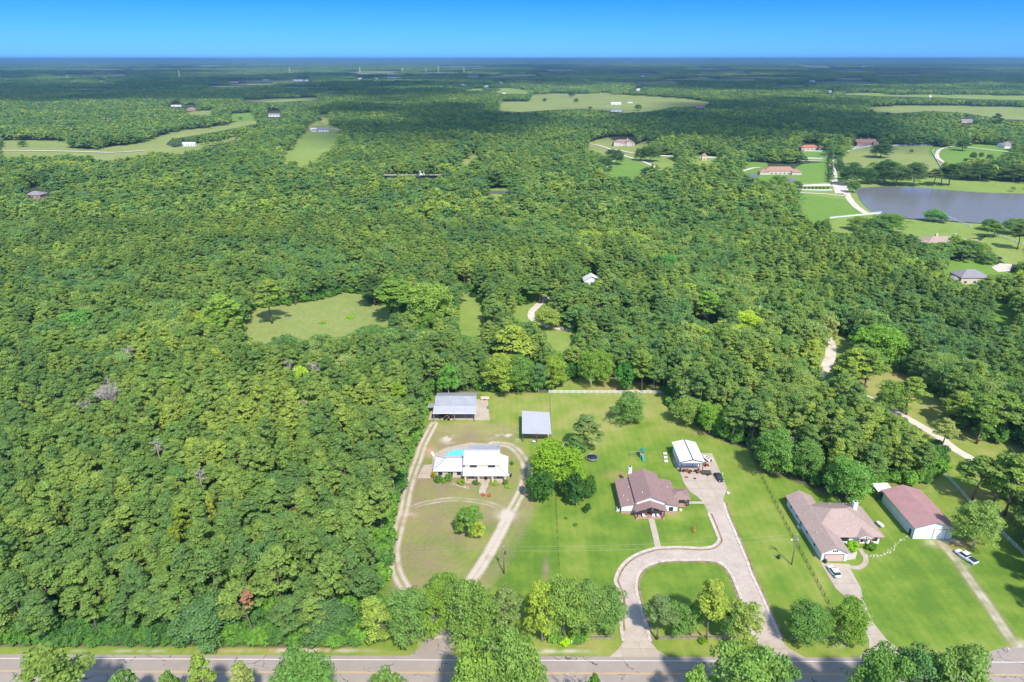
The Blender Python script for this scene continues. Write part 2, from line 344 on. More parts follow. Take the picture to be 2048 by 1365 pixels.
# ---------------------------------------------------------------- ground
CLEAR = {
 'left_meadow': [(0,283),(60,281),(140,284),(137,298),(190,300),(285,286),(330,270),(370,260),(420,257),(480,245),(512,238),(508,248),(470,255),(430,262),(385,270),(330,279),(318,290),(345,297),(430,284),(485,272),(482,279),(400,297),(365,306),(310,303),(248,318),(220,322),(150,308),(60,312),(0,314)],
 'a2': [(460,229),(503,226),(511,240),(483,243),(466,240)], 'a3': [(378,226),(410,221),(424,223),(415,230),(388,231)],
 'strip': [(606,268),(655,262),(676,272),(668,290),(640,308),(628,322),(600,332),(563,328),(572,308),(592,285)],
 'b2': [(640,230),(655,227),(653,250),(676,258),(676,264),(612,266),(616,252),(640,240)],
 'c': [(487,200),(560,198),(635,196),(636,199),(600,202),(545,205),(487,203)], 'c2': [(500,161),(600,159),(606,164),(500,166)],
 'd': [(1002,205),(1060,203),(1065,191),(1110,188),(1180,189),(1200,185),(1250,190),(1370,198),(1420,205),(1400,213),(1340,214),(1300,222),(1250,226),(1200,220),(1165,218),(1100,220),(1040,224),(1000,222)],
 'd2': [(995,176),(1030,176),(1060,182),(1058,188),(1010,188),(993,183)], 'd3': [(928,179),(965,178),(968,182),(930,183)],
 'e': [(1740,215),(1810,212),(1900,212),(2080,216),(2080,241),(2000,238),(1950,228),(1920,225),(1860,222),(1790,226),(1750,222)],
 'e2': [(1690,186),(1760,187),(1800,191),(1865,189),(1900,190),(2080,192),(2080,201),(1960,199),(1880,195),(1780,193),(1700,190)],
 'f1': [(328,129),(369,128),(372,131),(330,132)], 'f2': [(400,131),(444,130),(444,133),(402,134)], 'f3': [(706,144),(740,142),(786,143),(790,148),(720,149)],
 'f4': [(1087,139),(1135,139),(1152,143),(1100,144)], 'f5': [(1278,164),(1340,163),(1352,167),(1290,169)], 'f6': [(1403,144),(1480,142),(1487,146),(1410,147)],
 'f7': [(1379,157),(1405,154),(1430,160),(1385,161)], 'f8': [(1601,131),(1650,133),(1652,136),(1605,134)], 'f9': [(1680,157),(1717,156),(1718,159),(1690,160)],
 'f10': [(180,150),(240,149),(244,152),(190,153)], 'f11': [(250,136),(300,135),(305,137),(255,138)], 'f12': [(560,126),(640,125),(645,127),(565,128)], 'f13': [(900,133),(960,132),(965,134),(905,135)], 'f14': [(1180,125),(1290,124),(1295,126),(1190,127)], 'f15': [(1760,150),(1830,149),(1835,151),(1765,152)], 'f16': [(1900,143),(1960,142),(1965,144),(1905,145)], 'f17': [(1010,150),(1060,149),(1064,152),(1015,153)], 'f18': [(1560,172),(1620,171),(1625,173),(1565,174)], 'f19': [(640,182),(700,181),(704,183),(645,184)],
 'lake': [(1712,380),(1730,376),(1780,374),(1850,377),(1960,386),(2090,389),(2150,392),(2150,460),(2040,452),(1990,450),(1900,443),(1790,436),(1745,425),(1720,402)],
 'oval': [(1672,325),(1700,302),(1752,293),(1870,293),(1868,302),(1885,337),(1850,340),(1800,325),(1780,322),(1730,325),(1690,328)],
 'oval2': [(1868,293),(1890,296),(1930,290),(2020,292),(2034,296),(2010,310),(1985,318),(1930,322),(1905,330),(1885,322),(1870,308)],
 'shore': [(1685,345),(1735,348),(1760,362),(1850,356),(1940,362),(2080,368),(2080,390),(1720,377),(1690,356)],
 'green': [(1600,340),(1618,330),(1645,327),(1656,345),(1664,367),(1640,368),(1590,368),(1500,356),(1484,348),(1490,338),(1515,338),(1530,346),(1590,350)],
 'green2': [(1484,334),(1500,326),(1525,326),(1512,336),(1486,342)],
 'pasture': [(1604,388),(1640,388),(1682,392),(1700,396),(1735,430),(1700,433),(1660,437),(1622,442),(1600,410)],
 'pasture2': [(1690,384),(1712,390),(1722,404),(1745,426),(1735,430),(1705,402)],
 'l5': [(1612,304),(1662,305),(1650,318),(1614,318)], 'gate': [(1595,370),(1665,368),(1684,366),(1700,390),(1640,386),(1596,381)],
 'avenue': [(1655,318),(1670,314),(1682,340),(1684,366),(1664,366),(1657,340)],
 'nearshore': [(1662,450),(1700,438),(1750,429),(1800,441),(1900,448),(2080,458),(2080,520),(2000,518),(1982,500),(1980,485),(1975,466),(1900,460),(1832,468),(1780,466),(1740,452),(1700,466),(1665,464)],
 'm1': [(1175,288),(1215,276),(1228,290),(1275,293),(1305,276),(1300,290),(1278,296),(1285,304),(1260,312),(1236,306),(1216,312),(1200,305),(1178,297)],
 'm2': [(1242,314),(1262,317),(1290,328),(1300,340),(1272,356),(1258,354),(1206,344),(1222,330)],
 'm3': [(1262,314),(1310,313),(1350,312),(1350,338),(1330,336),(1290,326)], 'm4': [(1380,312),(1440,314),(1440,322),(1412,330),(1390,326)],
 'pondc': [(962,382),(1000,378),(1028,380),(1030,388),(1000,391),(968,392)], 'mid1': [(937,311),(965,309),(962,319),(945,325),(913,338),(910,334),(930,322)],
 'wroad': [(750,349),(900,349),(900,354),(750,353)],
 'c1': [(490,628),(500,618),(575,614),(635,605),(684,588),(725,592),(736,610),(772,610),(776,653),(742,645),(709,656),(698,669),(662,675),(638,665),(608,680),(564,665),(526,687),(498,675)],
 'c2b': [(918,588),(960,590),(966,640),(958,672),(925,674),(922,640)], 'c3': [(1028,622),(1050,610),(1068,604),(1062,628),(1080,645),(1145,655),(1148,668),(1142,692),(1118,705),(1102,690),(1098,668),(1066,645),(1030,636)],
 'c3b': [(1062,600),(1095,592),(1100,604),(1075,622),(1060,634),(1056,624)],
 'whh': [(1160,562),(1183,551),(1203,560),(1203,566),(1162,568)], 'red1': [(1380,628),(1415,626),(1440,638),(1432,648),(1400,640)],
 'r1': [(1650,668),(1680,668),(1706,690),(1690,712),(1668,740),(1662,760),(1624,758),(1640,735),(1648,700)],
 'r2': [(1745,742),(1765,726),(1800,750),(1842,778),(1880,800),(1900,830),(1880,860),(1836,848),(1800,828),(1740,796),(1730,770)],
 'r3': [(1838,850),(1882,856),(1925,860),(1960,882),(2080,905),(2080,1000),(2000,945),(1960,935),(1900,905),(1850,880)],
 'r4': [(1880,905),(1925,925),(1990,985),(2080,1050),(2080,1400),(1700,1400),(1700,1000),(1765,975),(1850,980),(1885,945)],
 'rh1': [(1886,530),(1905,525),(1965,520),(1990,545),(1940,575),(1918,560),(1890,545)], 'longh': [(1834,470),(1862,463),(1975,464),(1984,480),(1950,486),(1900,484),(1850,486)], 'rh2': [(1975,525),(2030,525),(2040,545),(2000,548),(1975,540)],
 'rh3': [(1990,592),(2012,598),(2010,612),(1992,608)], 'rh4': [(1986,622),(2024,626),(2026,652),(1992,648)], 'far_house_l': [(42,378),(88,376),(90,398),(60,398)],
 'yard': [(768,1145),(772,1060),(797,985),(821,910),(845,845),(850,790),(950,783),(1095,786),(1100,780),(1330,782),(1345,826),(1392,850),(1410,868),(1450,885),(1475,893),(1500,900),(1530,948),(1570,955),(1640,985),(1700,1000),(1770,975),(1770,1400),(-60,1400),(-60,1292),(690,1296),(745,1262),(752,1195)],
 'backlawn': [(1095,787),(1130,765),(1170,752),(1225,756),(1330,775),(1330,788)],
}
DIST = [(466,166,18,6),(531,162,10,6),(596,163,18,6),(616,163,12,6),(350,141,12,6),(720,159,14,6),(752,159,10,6),(788,157,28,6),(945,155,22,6),(1002,167,10,6),(971,175,12,6),(1285,154,10,6),(1172,163,8,6),(1727,134,18,6),(1624,164,12,6),(1686,146,12,6),(1657,186,12,6),(926,172,14,6),(205,165,8,6),(790,122,22,4),(1340,126,18,4),
        (548,234,24,12),(382,222,18,11),(352,214,22,5),(1281,182,18,8),(1934,246,24,7),(1732,292,44,16),(1620,301,44,12),(1560,350,92,22),(1248,293,44,18),(1232,224,22,7),(1408,322,9,12),(30,297,8,3),(1402,216,16,7)]
_r = random.Random(12)
for i in range(26):                       # thin pale pastures far off
    y_ = 127 + 50 * (i / 25) ** 1.1 + _r.uniform(-1, 1); x_ = _r.uniform(20, 2000); w_ = _r.uniform(40, 130) * (.7 + i / 40); t_ = .9 + 1.6 * i / 25
    CLEAR['g%d' % i] = [(x_, y_ + t_ * .4), (x_ + w_ * .4, y_), (x_ + w_, y_ + .3), (x_ + w_ * 1.05, y_ + t_ * .7), (x_ + w_ * .5, y_ + t_), (x_ + w_ * .1, y_ + t_ * .9)]
for q_ in DIST: CLEAR['b%d_%d' % q_[:2]] = [(q_[0]-q_[2]*.55, q_[1]-q_[3]), (q_[0]+q_[2]*.55, q_[1]-q_[3]), (q_[0]+q_[2]*.55, q_[1]+1.2), (q_[0]-q_[2]*.55, q_[1]+1.2)]
MW, MH = 1100, 700     # layout raster: which ground is open (surveyed at half photo resolution, with a margin)
MASK = np.zeros((MH, MW), bool)
def raster(poly, arr, ox=20, sc=.5):
    pts = [(x * sc + ox, y * sc) for x, y in poly]
    for j in range(MH):
        y = j + .5; xs = []
        for (x0, y0), (x1, y1) in zip(pts, pts[1:] + pts[:1]):
            if (y0 <= y) != (y1 <= y): xs.append(x0 + (y - y0) * (x1 - x0) / (y1 - y0))
        xs.sort()
        for a, b in zip(xs[::2], xs[1::2]): arr[j, max(0, int(round(a))):max(0, min(MW, int(round(b))))] = True
for kk, pl in CLEAR.items():
    raster(pl, MASK)
    if kk[0] != 'b' and max(p[1] for p in pl) < 170:          # slivers thinner than a pixel row
        for x, y in pl: MASK[int(y * .5), max(0, int(x*.5) + 20 - 8):int(x*.5) + 28] = True
def inmask(x, y, z):
    px, py = proj(x, y, z); i = np.floor(px * .5 + 20).astype(int); j = np.floor(py * .5).astype(int)
    ok = (i >= 0) & (i < MW) & (j >= 0) & (j < MH)
    return ok & MASK[np.clip(j, 0, MH - 1), np.clip(i, 0, MW - 1)]
def inpoly(X, Y, poly):
    r = np.zeros(X.shape, bool)
    for (x0, y0), (x1, y1) in zip(poly, poly[1:] + poly[:1]):
        if y0 == y1: continue
        r ^= ((y0 <= Y) != (y1 <= Y)) & (X < x0 + (Y - y0) * (x1 - x0) / (y1 - y0))
    return r
def pdist(X, Y, pts):
    d = np.full(X.shape, 1e9)
    for a, b in zip(pts[:-1], pts[1:]):
        ax, ay, bx, by = a[0], a[1], b[0], b[1]; L = (bx-ax)**2 + (by-ay)**2 + 1e-9
        t = np.clip(((X-ax)*(bx-ax) + (Y-ay)*(by-ay)) / L, 0, 1)
        d = np.minimum(d, np.hypot(X - ax - t*(bx-ax), Y - ay - t*(by-ay)))
    return d
def smooth_line(pts, k=6):
    pts = [Vector(p) for p in pts]; out = []
    for i in range(len(pts) - 1):
        p0, p1, p2, p3 = pts[max(i-1, 0)], pts[i], pts[i+1], pts[min(i+2, len(pts)-1)]
        for j in range(k):
            t = j / k; out.append(.5 * ((2*p1) + (p2-p0)*t + (2*p0-5*p1+4*p2-p3)*t*t + (3*p1-p0-3*p2+p3)*t**3))
    return out + [pts[-1]]
def W(pts, sm=True):
    q = [P(*p) for p in pts]
    return smooth_line(q) if sm else q
# forest floor and open country out to the horizon
t = NT('forest_floor'); n = t.noise(.02, 5, .6, space='World'); n2 = t.noise(.6, 5, .65, space='World')
c = t.ramp(n, (.35, v4(0.033,0.053,0.018)), (.6, v4(0.054,0.071,0.027))); c = t.mix(t.ramp(n2, (.45, v4(0.000,0.000,0.000)), (.7, v4(0.360,0.372,0.360))), c, v4(0.096,0.068,0.042)); M['floor'] = t.out(c, .95)
m = MB(); R = 60000.0
m.add([(-R, -3000, 0), (R, -3000, 0), (R, R, 0), (-R, R, 0)], [(0, 1, 2, 3)])
tag(m.build('ground', M['floor']), kind='structure')
# near lawns: a fine sheet whose wear, dirt tracks and mown stripes are stored per vertex
x0, x1, y0, y1, stp = -150, 215, 60, 275, .5
nx, ny = int((x1-x0)/stp)+1, int((y1-y0)/stp)+1
gx, gy = np.meshgrid(np.linspace(x0, x1, nx), np.linspace(y0, y1, ny)); X, Y = gx.ravel(), gy.ravel()
px, py = proj(X, Y, 0.0)
def fn(seed, sc):
    r = np.random.default_rng(seed); g = r.uniform(0, 1, (160, 160)); u = (X - x0) / sc; v = (Y - y0) / sc
    iu, iv = np.floor(u).astype(int) % 159, np.floor(v).astype(int) % 159; fu, fv = u - np.floor(u), v - np.floor(v); fu = fu*fu*(3-2*fu); fv = fv*fv*(3-2*fv)
    return (g[iv, iu]*(1-fu) + g[iv, iu+1]*fu)*(1-fv) + (g[iv+1, iu]*(1-fu) + g[iv+1, iu+1]*fu)*fv
N1 = fn(1, 9) * .6 + fn(2, 3.2) * .4; N2 = fn(3, 2.4) * .6 + fn(4, 1.1) * .4; N3 = fn(5, 22) * .65 + fn(6, 6) * .35
def soft(d, w0, w1): return np.clip((w1 - d) / (w1 - w0), 0, 1)
dirt = np.zeros(X.shape); sand = np.zeros(X.shape); yel = .30 + .5 * (N3 - .5); red = np.zeros(X.shape)
floor = 1.0 - np.zeros(X.shape)
msk = inmask(X, Y, 0.0); floor[msk] = 0
fl = floor.reshape(ny, nx).copy()
for _ in range(5):
    f2 = fl.copy(); f2[1:-1, 1:-1] = (fl[1:-1, 1:-1]*2 + fl[:-2, 1:-1] + fl[2:, 1:-1] + fl[1:-1, :-2] + fl[1:-1, 2:]) / 6; fl = f2
floor = np.clip((fl.ravel() - .5) * 1.6 + .5 + (N2 - .5) * .5, 0, 1)
floor = np.where(Y < 118 , 0, floor)
farm = inpoly(px, py, [(780,1190),(775,1120),(790,1040),(812,985),(835,900),(870,850),(940,848),(1010,850),(1040,880),(1062,930),(1058,990),(1070,1010),(1052,1060),(1025,1110),(990,1160),(965,1200),(910,1230),(820,1210)])
farmsoft = farm.astype(float).reshape(ny, nx)
for _ in range(10):
    f2 = farmsoft.copy(); f2[1:-1, 1:-1] = (farmsoft[:-2, 1:-1] + farmsoft[2:, 1:-1] + farmsoft[1:-1, :-2] + farmsoft[1:-1, 2:]) / 4; farmsoft = f2
farmsoft = farmsoft.ravel(); dirt = np.maximum(dirt, farmsoft * (.36 + 1.1 * (N1 - .42)))
yel = yel + farmsoft * .22
for cx_, cy_, rx, ry, s_ in [(865,1130,50,40,.75),(880,1035,40,14,.8),(905,1125,20,24,.45),(975,1035,20,14,.55),(915,988,60,8,.45),(860,900,25,30,.5),(1003,873,40,14,.55),(900,868,50,12,.45),(960,870,60,20,.35),(1092,1140,6,22,.7)]:
    q = ((px-cx_)/rx)**2 + ((py-cy_)/ry)**2; dirt = np.maximum(dirt, s_ * np.exp(-q * .9) * (.7 + .6 * N2))
C1 = P(905, 1095)
ring = np.hypot(X - C1.x, (Y - C1.y) * .9); mow = np.where(farm & (py > 1000), np.sin(ring * 3.0), np.sin(X * 2.6) * .8) * .5 + .5
TR = []
def track(pts, half=.8, w=.34, s_=1.0, br=.3, pairs=True):
    L = [(p.x, p.y) for p in W(pts)]; d = pdist(X, Y, L)
    global sand, dirt
    v = soft(np.abs(d - half), w * .6, w * 1.9) if pairs else soft(d, w, w * 1.8)
    sand = np.maximum(sand, v * s_ * np.clip(.35 + 1.4 * (N2 - br), 0, 1)); dirt = np.maximum(dirt, soft(d, half + .5, half + 1.9) * .55 * s_)
track([(868,848),(846,890),(838,915),(825,950),(815,985),(808,1020),(797,1060),(789,1095),(789,1120),(796,1150),(812,1178),(826,1192),(850,1225),(872,1262)], .95, .42, 1.15, .12)
track([(985,888),(1020,892),(1042,912),(1052,935),(1049,962),(1042,985),(1030,1008),(1018,1030)], .95, .45, 1.0, .2)
track([(1018,1030),(1008,1050),(990,1085),(967,1125),(945,1158),(925,1185),(905,1215),(885,1262)], .8, .62, 1.3, .05)
track([(812,1022),(838,1010),(870,1003),(905,999),(945,1002),(985,1010),(1018,1026)], .7, .25, .75, .35)
track([(1884,1088),(1900,1105),(1918,1128),(1940,1160),(1963,1192),(1988,1228),(2010,1262),(2030,1290),(2050,1320)], .55, .42, .85, .3)
track([(870,1260),(872,1275),(875,1290)], .1, 2.6, .8, .2, False)
for cx_, cy_, rx, ry, s_, k_ in [(1012,1030,15,9,1.2,0),(1020,873,28,9,1.3,.48),(895,878,14,9,.9,.5),(1890,1085,26,7,1.1,.3),(1925,1128,12,9,.8,.45),(2030,1292,18,10,1.,.4),(862,905,12,8,.4,.4),(815,1035,16,9,.5,.3),(1145,1285,26,8,.5,.45),(940,1290,30,10,.4,.4),(620,1302,90,3.5,.8,.35),(1110,1303,60,3.2,.9,.3),(300,1303,200,2.6,.5,.45),(1675,1290,14,5,.5,.4),(1080,868,18,5,.8,.3)]:
    q = np.exp(-(((px-cx_)/rx)**2 + ((py-cy_)/ry)**2) * .9); sand = np.maximum(sand, np.clip(s_ * q * 1.6 * np.clip((N2 - k_) * 3, 0, 1), 0, 1))
for cx_, cy_, rx, ry, s_ in [(812,1033,16,10,.7),(855,900,14,12,.8),(1395,865,40,6,.35),(1550,935,40,8,.5),(1910,1088,30,8,.8),(1075,872,12,5,.8),(600,1301,110,4,.7),(1170,1290,16,6,.5),(1400,1268,20,4,.7),(1385,635,14,6,1.2),(1425,640,10,6,1.2),(1240,950,30,8,.4),(1830,740,50,30,.6),(1950,990,40,12,.4),(2008,1032,14,5,1.1),(1240,775,60,9,.5)]:
    red = np.maximum(red, s_ * np.exp(-(((px-cx_)/rx)**2 + ((py-cy_)/ry)**2) * .9) * (.5 + .9 * N2))
for cx_, cy_, rx, ry, s_ in [(1215,870,40,30,.35),(1350,1033,50,14,.55),(1150,1120,30,60,.2),(1040,1080,30,60,-.15),(1560,1080,40,60,.22),(1640,1090,18,90,.45),(1850,1200,120,60,-.08),(1960,1100,80,40,.1)]:
    yel = yel + s_ * np.exp(-(((px-cx_)/rx)**2 + ((py-cy_)/ry)**2))
deep = inpoly(px, py, [(1000,1120),(1060,1010),(1112,1010),(1118,1180),(985,1185)]); yel = np.where(deep, yel - .12, yel)
yel = yel + .28 * np.clip((Y - 192) / 26, 0, 1); yel = np.where((px > 1700) & (py < 985), yel + .3, yel)
yel = yel + .22 * np.clip((127 - Y) / 9, 0, 1)
floor = np.where((px > 1700) & (Y > 118), floor * .25, floor)
me = bpy.data.meshes.new('lawn'); V = np.stack([X, Y, np.full(X.shape, .02) + 0], 1); I = np.arange(nx*ny).reshape(ny, nx)
Q = np.stack([I[:-1, :-1].ravel(), I[:-1, 1:].ravel(), I[1:, 1:].ravel(), I[1:, :-1].ravel()], 1)
t = NT('lawn'); M['lawn'] = t.m
me = np_mesh('lawn', V, Q, t.m)
a = me.attributes.new('wear', 'FLOAT_COLOR', 'POINT'); a.data.foreach_set('color', np.stack([np.clip(dirt, 0, 1), np.clip(sand, 0, 1), np.clip(yel, 0, 1), np.clip(floor, 0, 1)], 1).astype(np.float32).ravel())
a = me.attributes.new('extra', 'FLOAT_COLOR', 'POINT'); a.data.foreach_set('color', np.stack([np.clip(red, 0, 1), mow, N1, np.ones(X.shape)], 1).astype(np.float32).ravel())
at = t.new('Attribute'); at.attribute_name = 'wear'; ex = t.new('Attribute'); ex.attribute_name = 'extra'
s1 = t.new('SeparateColor'); t.l(at.outputs['Color'], s1.inputs[0]); s2 = t.new('SeparateColor'); t.l(ex.outputs['Color'], s2.inputs[0])
nf = t.noise(1.6, 6, .7, space='World'); nm = t.noise(.12, 4, .6, space='World'); nff = t.noise(7, 4, .7, space='World')
yv = t.math('ADD', s1.outputs[2], t.math('MULTIPLY', t.math('SUBTRACT', nm, .5), 1.5))
yv = t.math('ADD', yv, t.math('MULTIPLY', t.math('SUBTRACT', s2.outputs[1], .5), .11)); yv = t.math('ADD', yv, t.math('MULTIPLY', t.math('SUBTRACT', nf, .5), .6))
g = t.ramp(yv, (0, v4(0.106,0.197,0.021)), (.3, v4(0.161,0.250,0.028)), (.6, v4(0.236,0.290,0.051)), (1, v4(0.333,0.324,0.101)))
g = t.mix(1, g, t.ramp(nff, (.28, v4(.66,.70,.66)), (.72, v4(1.2,1.16,1.15))), 'MULTIPLY')
dcol = t.ramp(nf, (.3, v4(.20,.150,.085)), (.7, v4(.33,.235,.155)))
dn = t.math('MULTIPLY', s1.outputs[0], t.math('ADD', .55, nf)); g = t.mix(dn, g, dcol)
fn_ = t.math('MULTIPLY', at.outputs['Alpha'], t.math('ADD', .6, nf)); fcl = t.new('Clamp'); t.l(fn_, fcl.inputs[0]); g = t.mix(fcl.outputs[0], g, t.ramp(nf, (.35, v4(.07,.10,.035)), (.65, v4(.17,.125,.075))))
rn = t.new('Clamp'); t.l(t.math('MULTIPLY', s2.outputs[0], t.math('ADD', .3, t.math('MULTIPLY', nf, 1.3))), rn.inputs[0]); g = t.mix(rn.outputs[0], g, v4(.44,.23,.13))
g = t.mix(s1.outputs[1], g, t.ramp(nff, (.3, v4(0.425,0.349,0.264)), (.7, v4(0.612,0.531,0.432))))
t.out(g, .95, 0, nff, .3, .05)
tag(link('lawn', me), kind='structure')
# ------- flat sheets
def sheet(name, pts, mat, z=.05, kind='structure', skirt=.0, world=False):
    q = [Vector(p) for p in pts] if world else [P(*p) for p in pts]
    q = [Vector((p.x, p.y, z)) for p in q]; tri = tessellate_polygon([q]); n = len(q); m = MB()
    fs = []
    for a_, b_, c_ in tri:
        nz = (q[b_] - q[a_]).cross(q[c_] - q[a_]).z; fs.append((a_, b_, c_) if nz > 0 else (a_, c_, b_))
    if skirt: 
        q2 = [Vector((p.x, p.y, z - skirt)) for p in q]; m.add(q + q2, fs + [(i, (i+1) % n, n + (i+1) % n, n + i) for i in range(n)])
    else: m.add(q, fs)
    return tag(m.build(name, mat), kind=kind)
def ribbon(name, line, wd, mat, z=.06, th=.0, kind='structure', off=0.0):
    m = MB(); L = [Vector((p.x, p.y, 0)) for p in line]; l, r = [], []
    for i, p in enumerate(L):
        d = (L[min(i+1, len(L)-1)] - L[max(i-1, 0)]).normalized(); n_ = Vector((-d.y, d.x, 0)); l.append(p + n_ * (off + wd/2)); r.append(p + n_ * (off - wd/2))
    k = len(L); vs = [(p.x, p.y, z) for p in l] + [(p.x, p.y, z) for p in r]; fs = [(i, k+i, k+i+1, i+1) for i in range(k-1)]
    if th:
        vs += [(p.x, p.y, z - th) for p in l] + [(p.x, p.y, z - th) for p in r]
        fs += [(i, i+1, 2*k+i+1, 2*k+i) for i in range(k-1)] + [(k+i, 3*k+i, 3*k+i+1, k+i+1) for i in range(k-1)]
    m.add(vs, fs); return tag(m.build(name, mat), kind=kind)
def fieldmat(name, a, b, sc=.01):
    t = NT(name); n = t.noise(sc, 5, .6, space='World'); n2 = t.noise(sc*14, 4, .65, space='World')
    n3 = t.noise(.7, 4, .7, space='World'); c = t.mix(.45, t.ramp(n, (.35, a), (.65, b)), t.ramp(n2, (.35, a), (.65, b))); c = t.mix(1, c, t.ramp(n3, (.3, v4(.78,.8,.8)), (.7, v4(1.15,1.12,1.12))), 'MULTIPLY'); return t.out(c, .95)
M['field_g'] = fieldmat('meadow_grass', v4(0.171,0.266,0.040), v4(0.271,0.331,0.079)); M['field_y'] = fieldmat('hay_grass', v4(0.185,0.257,0.055), v4(0.291,0.308,0.100))
M['field_l'] = fieldmat('lush_grass', v4(0.121,0.241,0.028), v4(0.177,0.290,0.047)); M['field_f'] = fieldmat('distant_pasture', v4(.17,.22,.08), v4(.27,.28,.14), .002)
FM = {'left_meadow': 'field_y', 'a2': 'field_l', 'a3': 'field_y', 'strip': 'field_g', 'b2': 'field_y', 'c': 'field_y', 'd': 'field_y', 'd2': 'field_g', 'd3': 'field_g', 'e': 'field_y', 'e2': 'field_g',
      'oval': 'field_y', 'oval2': 'field_l', 'shore': 'field_g', 'green': 'field_l', 'green2': 'field_l', 'pasture': 'field_l', 'pasture2': 'field_g', 'l5': 'field_l', 'nearshore': 'field_g', 'm1': 'field_y',
      'm2': 'field_l', 'm3': 'field_g', 'm4': 'field_g', 'pondc': 'field_g', 'mid1': 'field_y', 'c1': 'field_y', 'c2b': 'field_g', 'c3': 'field_g', 'c3b': 'field_g', 'rh1': 'field_l', 'rh3': 'field_l', 'rh4': 'field_l', 'r1': 'field_g', 'gate': 'field_g'}
def spread(pl):
    q = [P(*p) for p in pl]; n = len(q); ar = sum(q[i].x * q[(i+1) % n].y - q[(i+1) % n].x * q[i].y for i in range(n)); sg = 1 if ar > 0 else -1; out = []
    for i in range(n):
        d = (q[(i+1) % n] - q[i]).normalized() + (q[i] - q[i-1]).normalized(); d = d.normalized() if d.length > .01 else Vector((1, 0, 0)); nn = Vector((d.y, -d.x, 0)) * sg
        off = 3 + .006 * q[i].y; ex = .45 * 12 * q[i].y / H if nn.y < -.3 and q[i].y < 1200 else 0
        v = q[i] + nn * off + Vector((0, nn.y * min(ex, 45), 0)); out.append(proj(v.x, v.y, 0.0))
    return out
zz = .05
for kk, pl in CLEAR.items():
    if (kk[0] == 'b' and '_' in kk) or kk in ('lake', 'yard', 'backlawn', 'r2', 'r3', 'r4', 'red1', 'whh', 'wroad', 'avenue', 'far_house_l', 'rh2', 'longh'): continue
    zz += .004; far = max(p[1] for p in pl) < 230
    pl = spread(pl)
    sheet('lawn' if FM.get(kk) == 'field_l' else 'meadow' if kk in ('left_meadow', 'c1', 'oval', 'shore') else 'field', pl, M[FM.get(kk, 'field_f')], zz + (.3 if far else 0.0))
# lake, ponds
t = NT('lake_water'); n = t.noise(.35, 4, .6, space='World'); M['lakewater'] = t.out(v4(.165,.163,.165), .2, 0, n, .10, .05); t.b.inputs['Specular IOR Level'].default_value = .3
def shore_line(pts): return [(p.x, p.y, 0) for p in W(pts + [pts[0]])][:-1]
sheet('lake', shore_line(CLEAR['lake']), M['lakewater'], .345, world=True)
sheet('pond', [(1494,350),(1504,348),(1516,350),(1520,353),(1512,357),(1500,355)], M['lakewater'], .4)
sheet('pond', [(1556,354),(1566,353),(1590,357),(1592,364),(1575,366),(1566,364)], M['lakewater'], .4)
sheet('pond', [(972,384),(1000,382),(1026,383),(1024,388),(1000,389),(975,388)], M['lakewater'], .4)
# road
t = NT('asphalt'); tcx = t.new('NewGeometry').outputs['Position']
n = t.noise(.18, 5, .6, space='World'); n2 = t.noise(5, 4, .7, space='World'); vo = t.new('TexVoronoi'); vo.feature = 'DISTANCE_TO_EDGE'; vo.inputs['Scale'].default_value = .11
mp = t.new('Mapping'); mp.inputs['Scale'].default_value = (1, 1.7, 1); nv = t.new('TexNoise'); nv.inputs['Scale'].default_value = .5; nv.inputs['Detail'].default_value = 4
t.l(tcx, nv.inputs['Vector']); ad = t.mix(.06, tcx, nv.outputs['Color'], 'ADD'); vs_ = t.new('VectorMath', operation='SCALE'); vs_.inputs['Scale'].default_value = 3.0; t.l(nv.outputs['Color'], vs_.inputs[0])
va = t.new('VectorMath', operation='ADD'); t.l(tcx, va.inputs[0]); t.l(vs_.outputs[0], va.inputs[1]); t.l(va.outputs[0], mp.inputs[0]); t.l(mp.outputs[0], vo.inputs['Vector'])
crk = t.math('LESS_THAN', vo.outputs['Distance'], .010); crk = t.math('MULTIPLY', crk, t.math('GREATER_THAN', n, .50))
base = t.ramp(n, (.3, v4(.32,.262,.215)), (.7, v4(.39,.325,.27))); base = t.mix(t.math('MULTIPLY', n2, .35), base, v4(0.198,0.171,0.163))
M['asphalt'] = t.out(t.mix(crk, base, v4(.09,.085,.085)), .9, 0, n2, .2, .02)
M['paintw'] = plain('road_paint_white', v4(.72,.70,.68), .7, 0, .12, 3); M['painty'] = plain('road_paint_yellow', v4(.62,.40,.13), .7, 0, .15, 3)
ra, rb = P(0, 1343), P(2048, 1351); rd = (rb - ra).normalized(); rn_ = Vector((-rd.y, rd.x, 0))
def rline(off, a=-160, b=260, n=14):
    c0 = ra + rn_ * off; return [c0 + rd * (a + (b - a) * i / n) for i in range(n + 1)]
ribbon('road', rline(0), 9.2, M['asphalt'], .07, .05)
for o_ in (3.45, -3.45): ribbon('road_edge_line', rline(o_), .16, M['paintw'], .075)
for o_ in (.13, -.13): ribbon('road_centre_line', rline(o_), .11, M['painty'], .075)
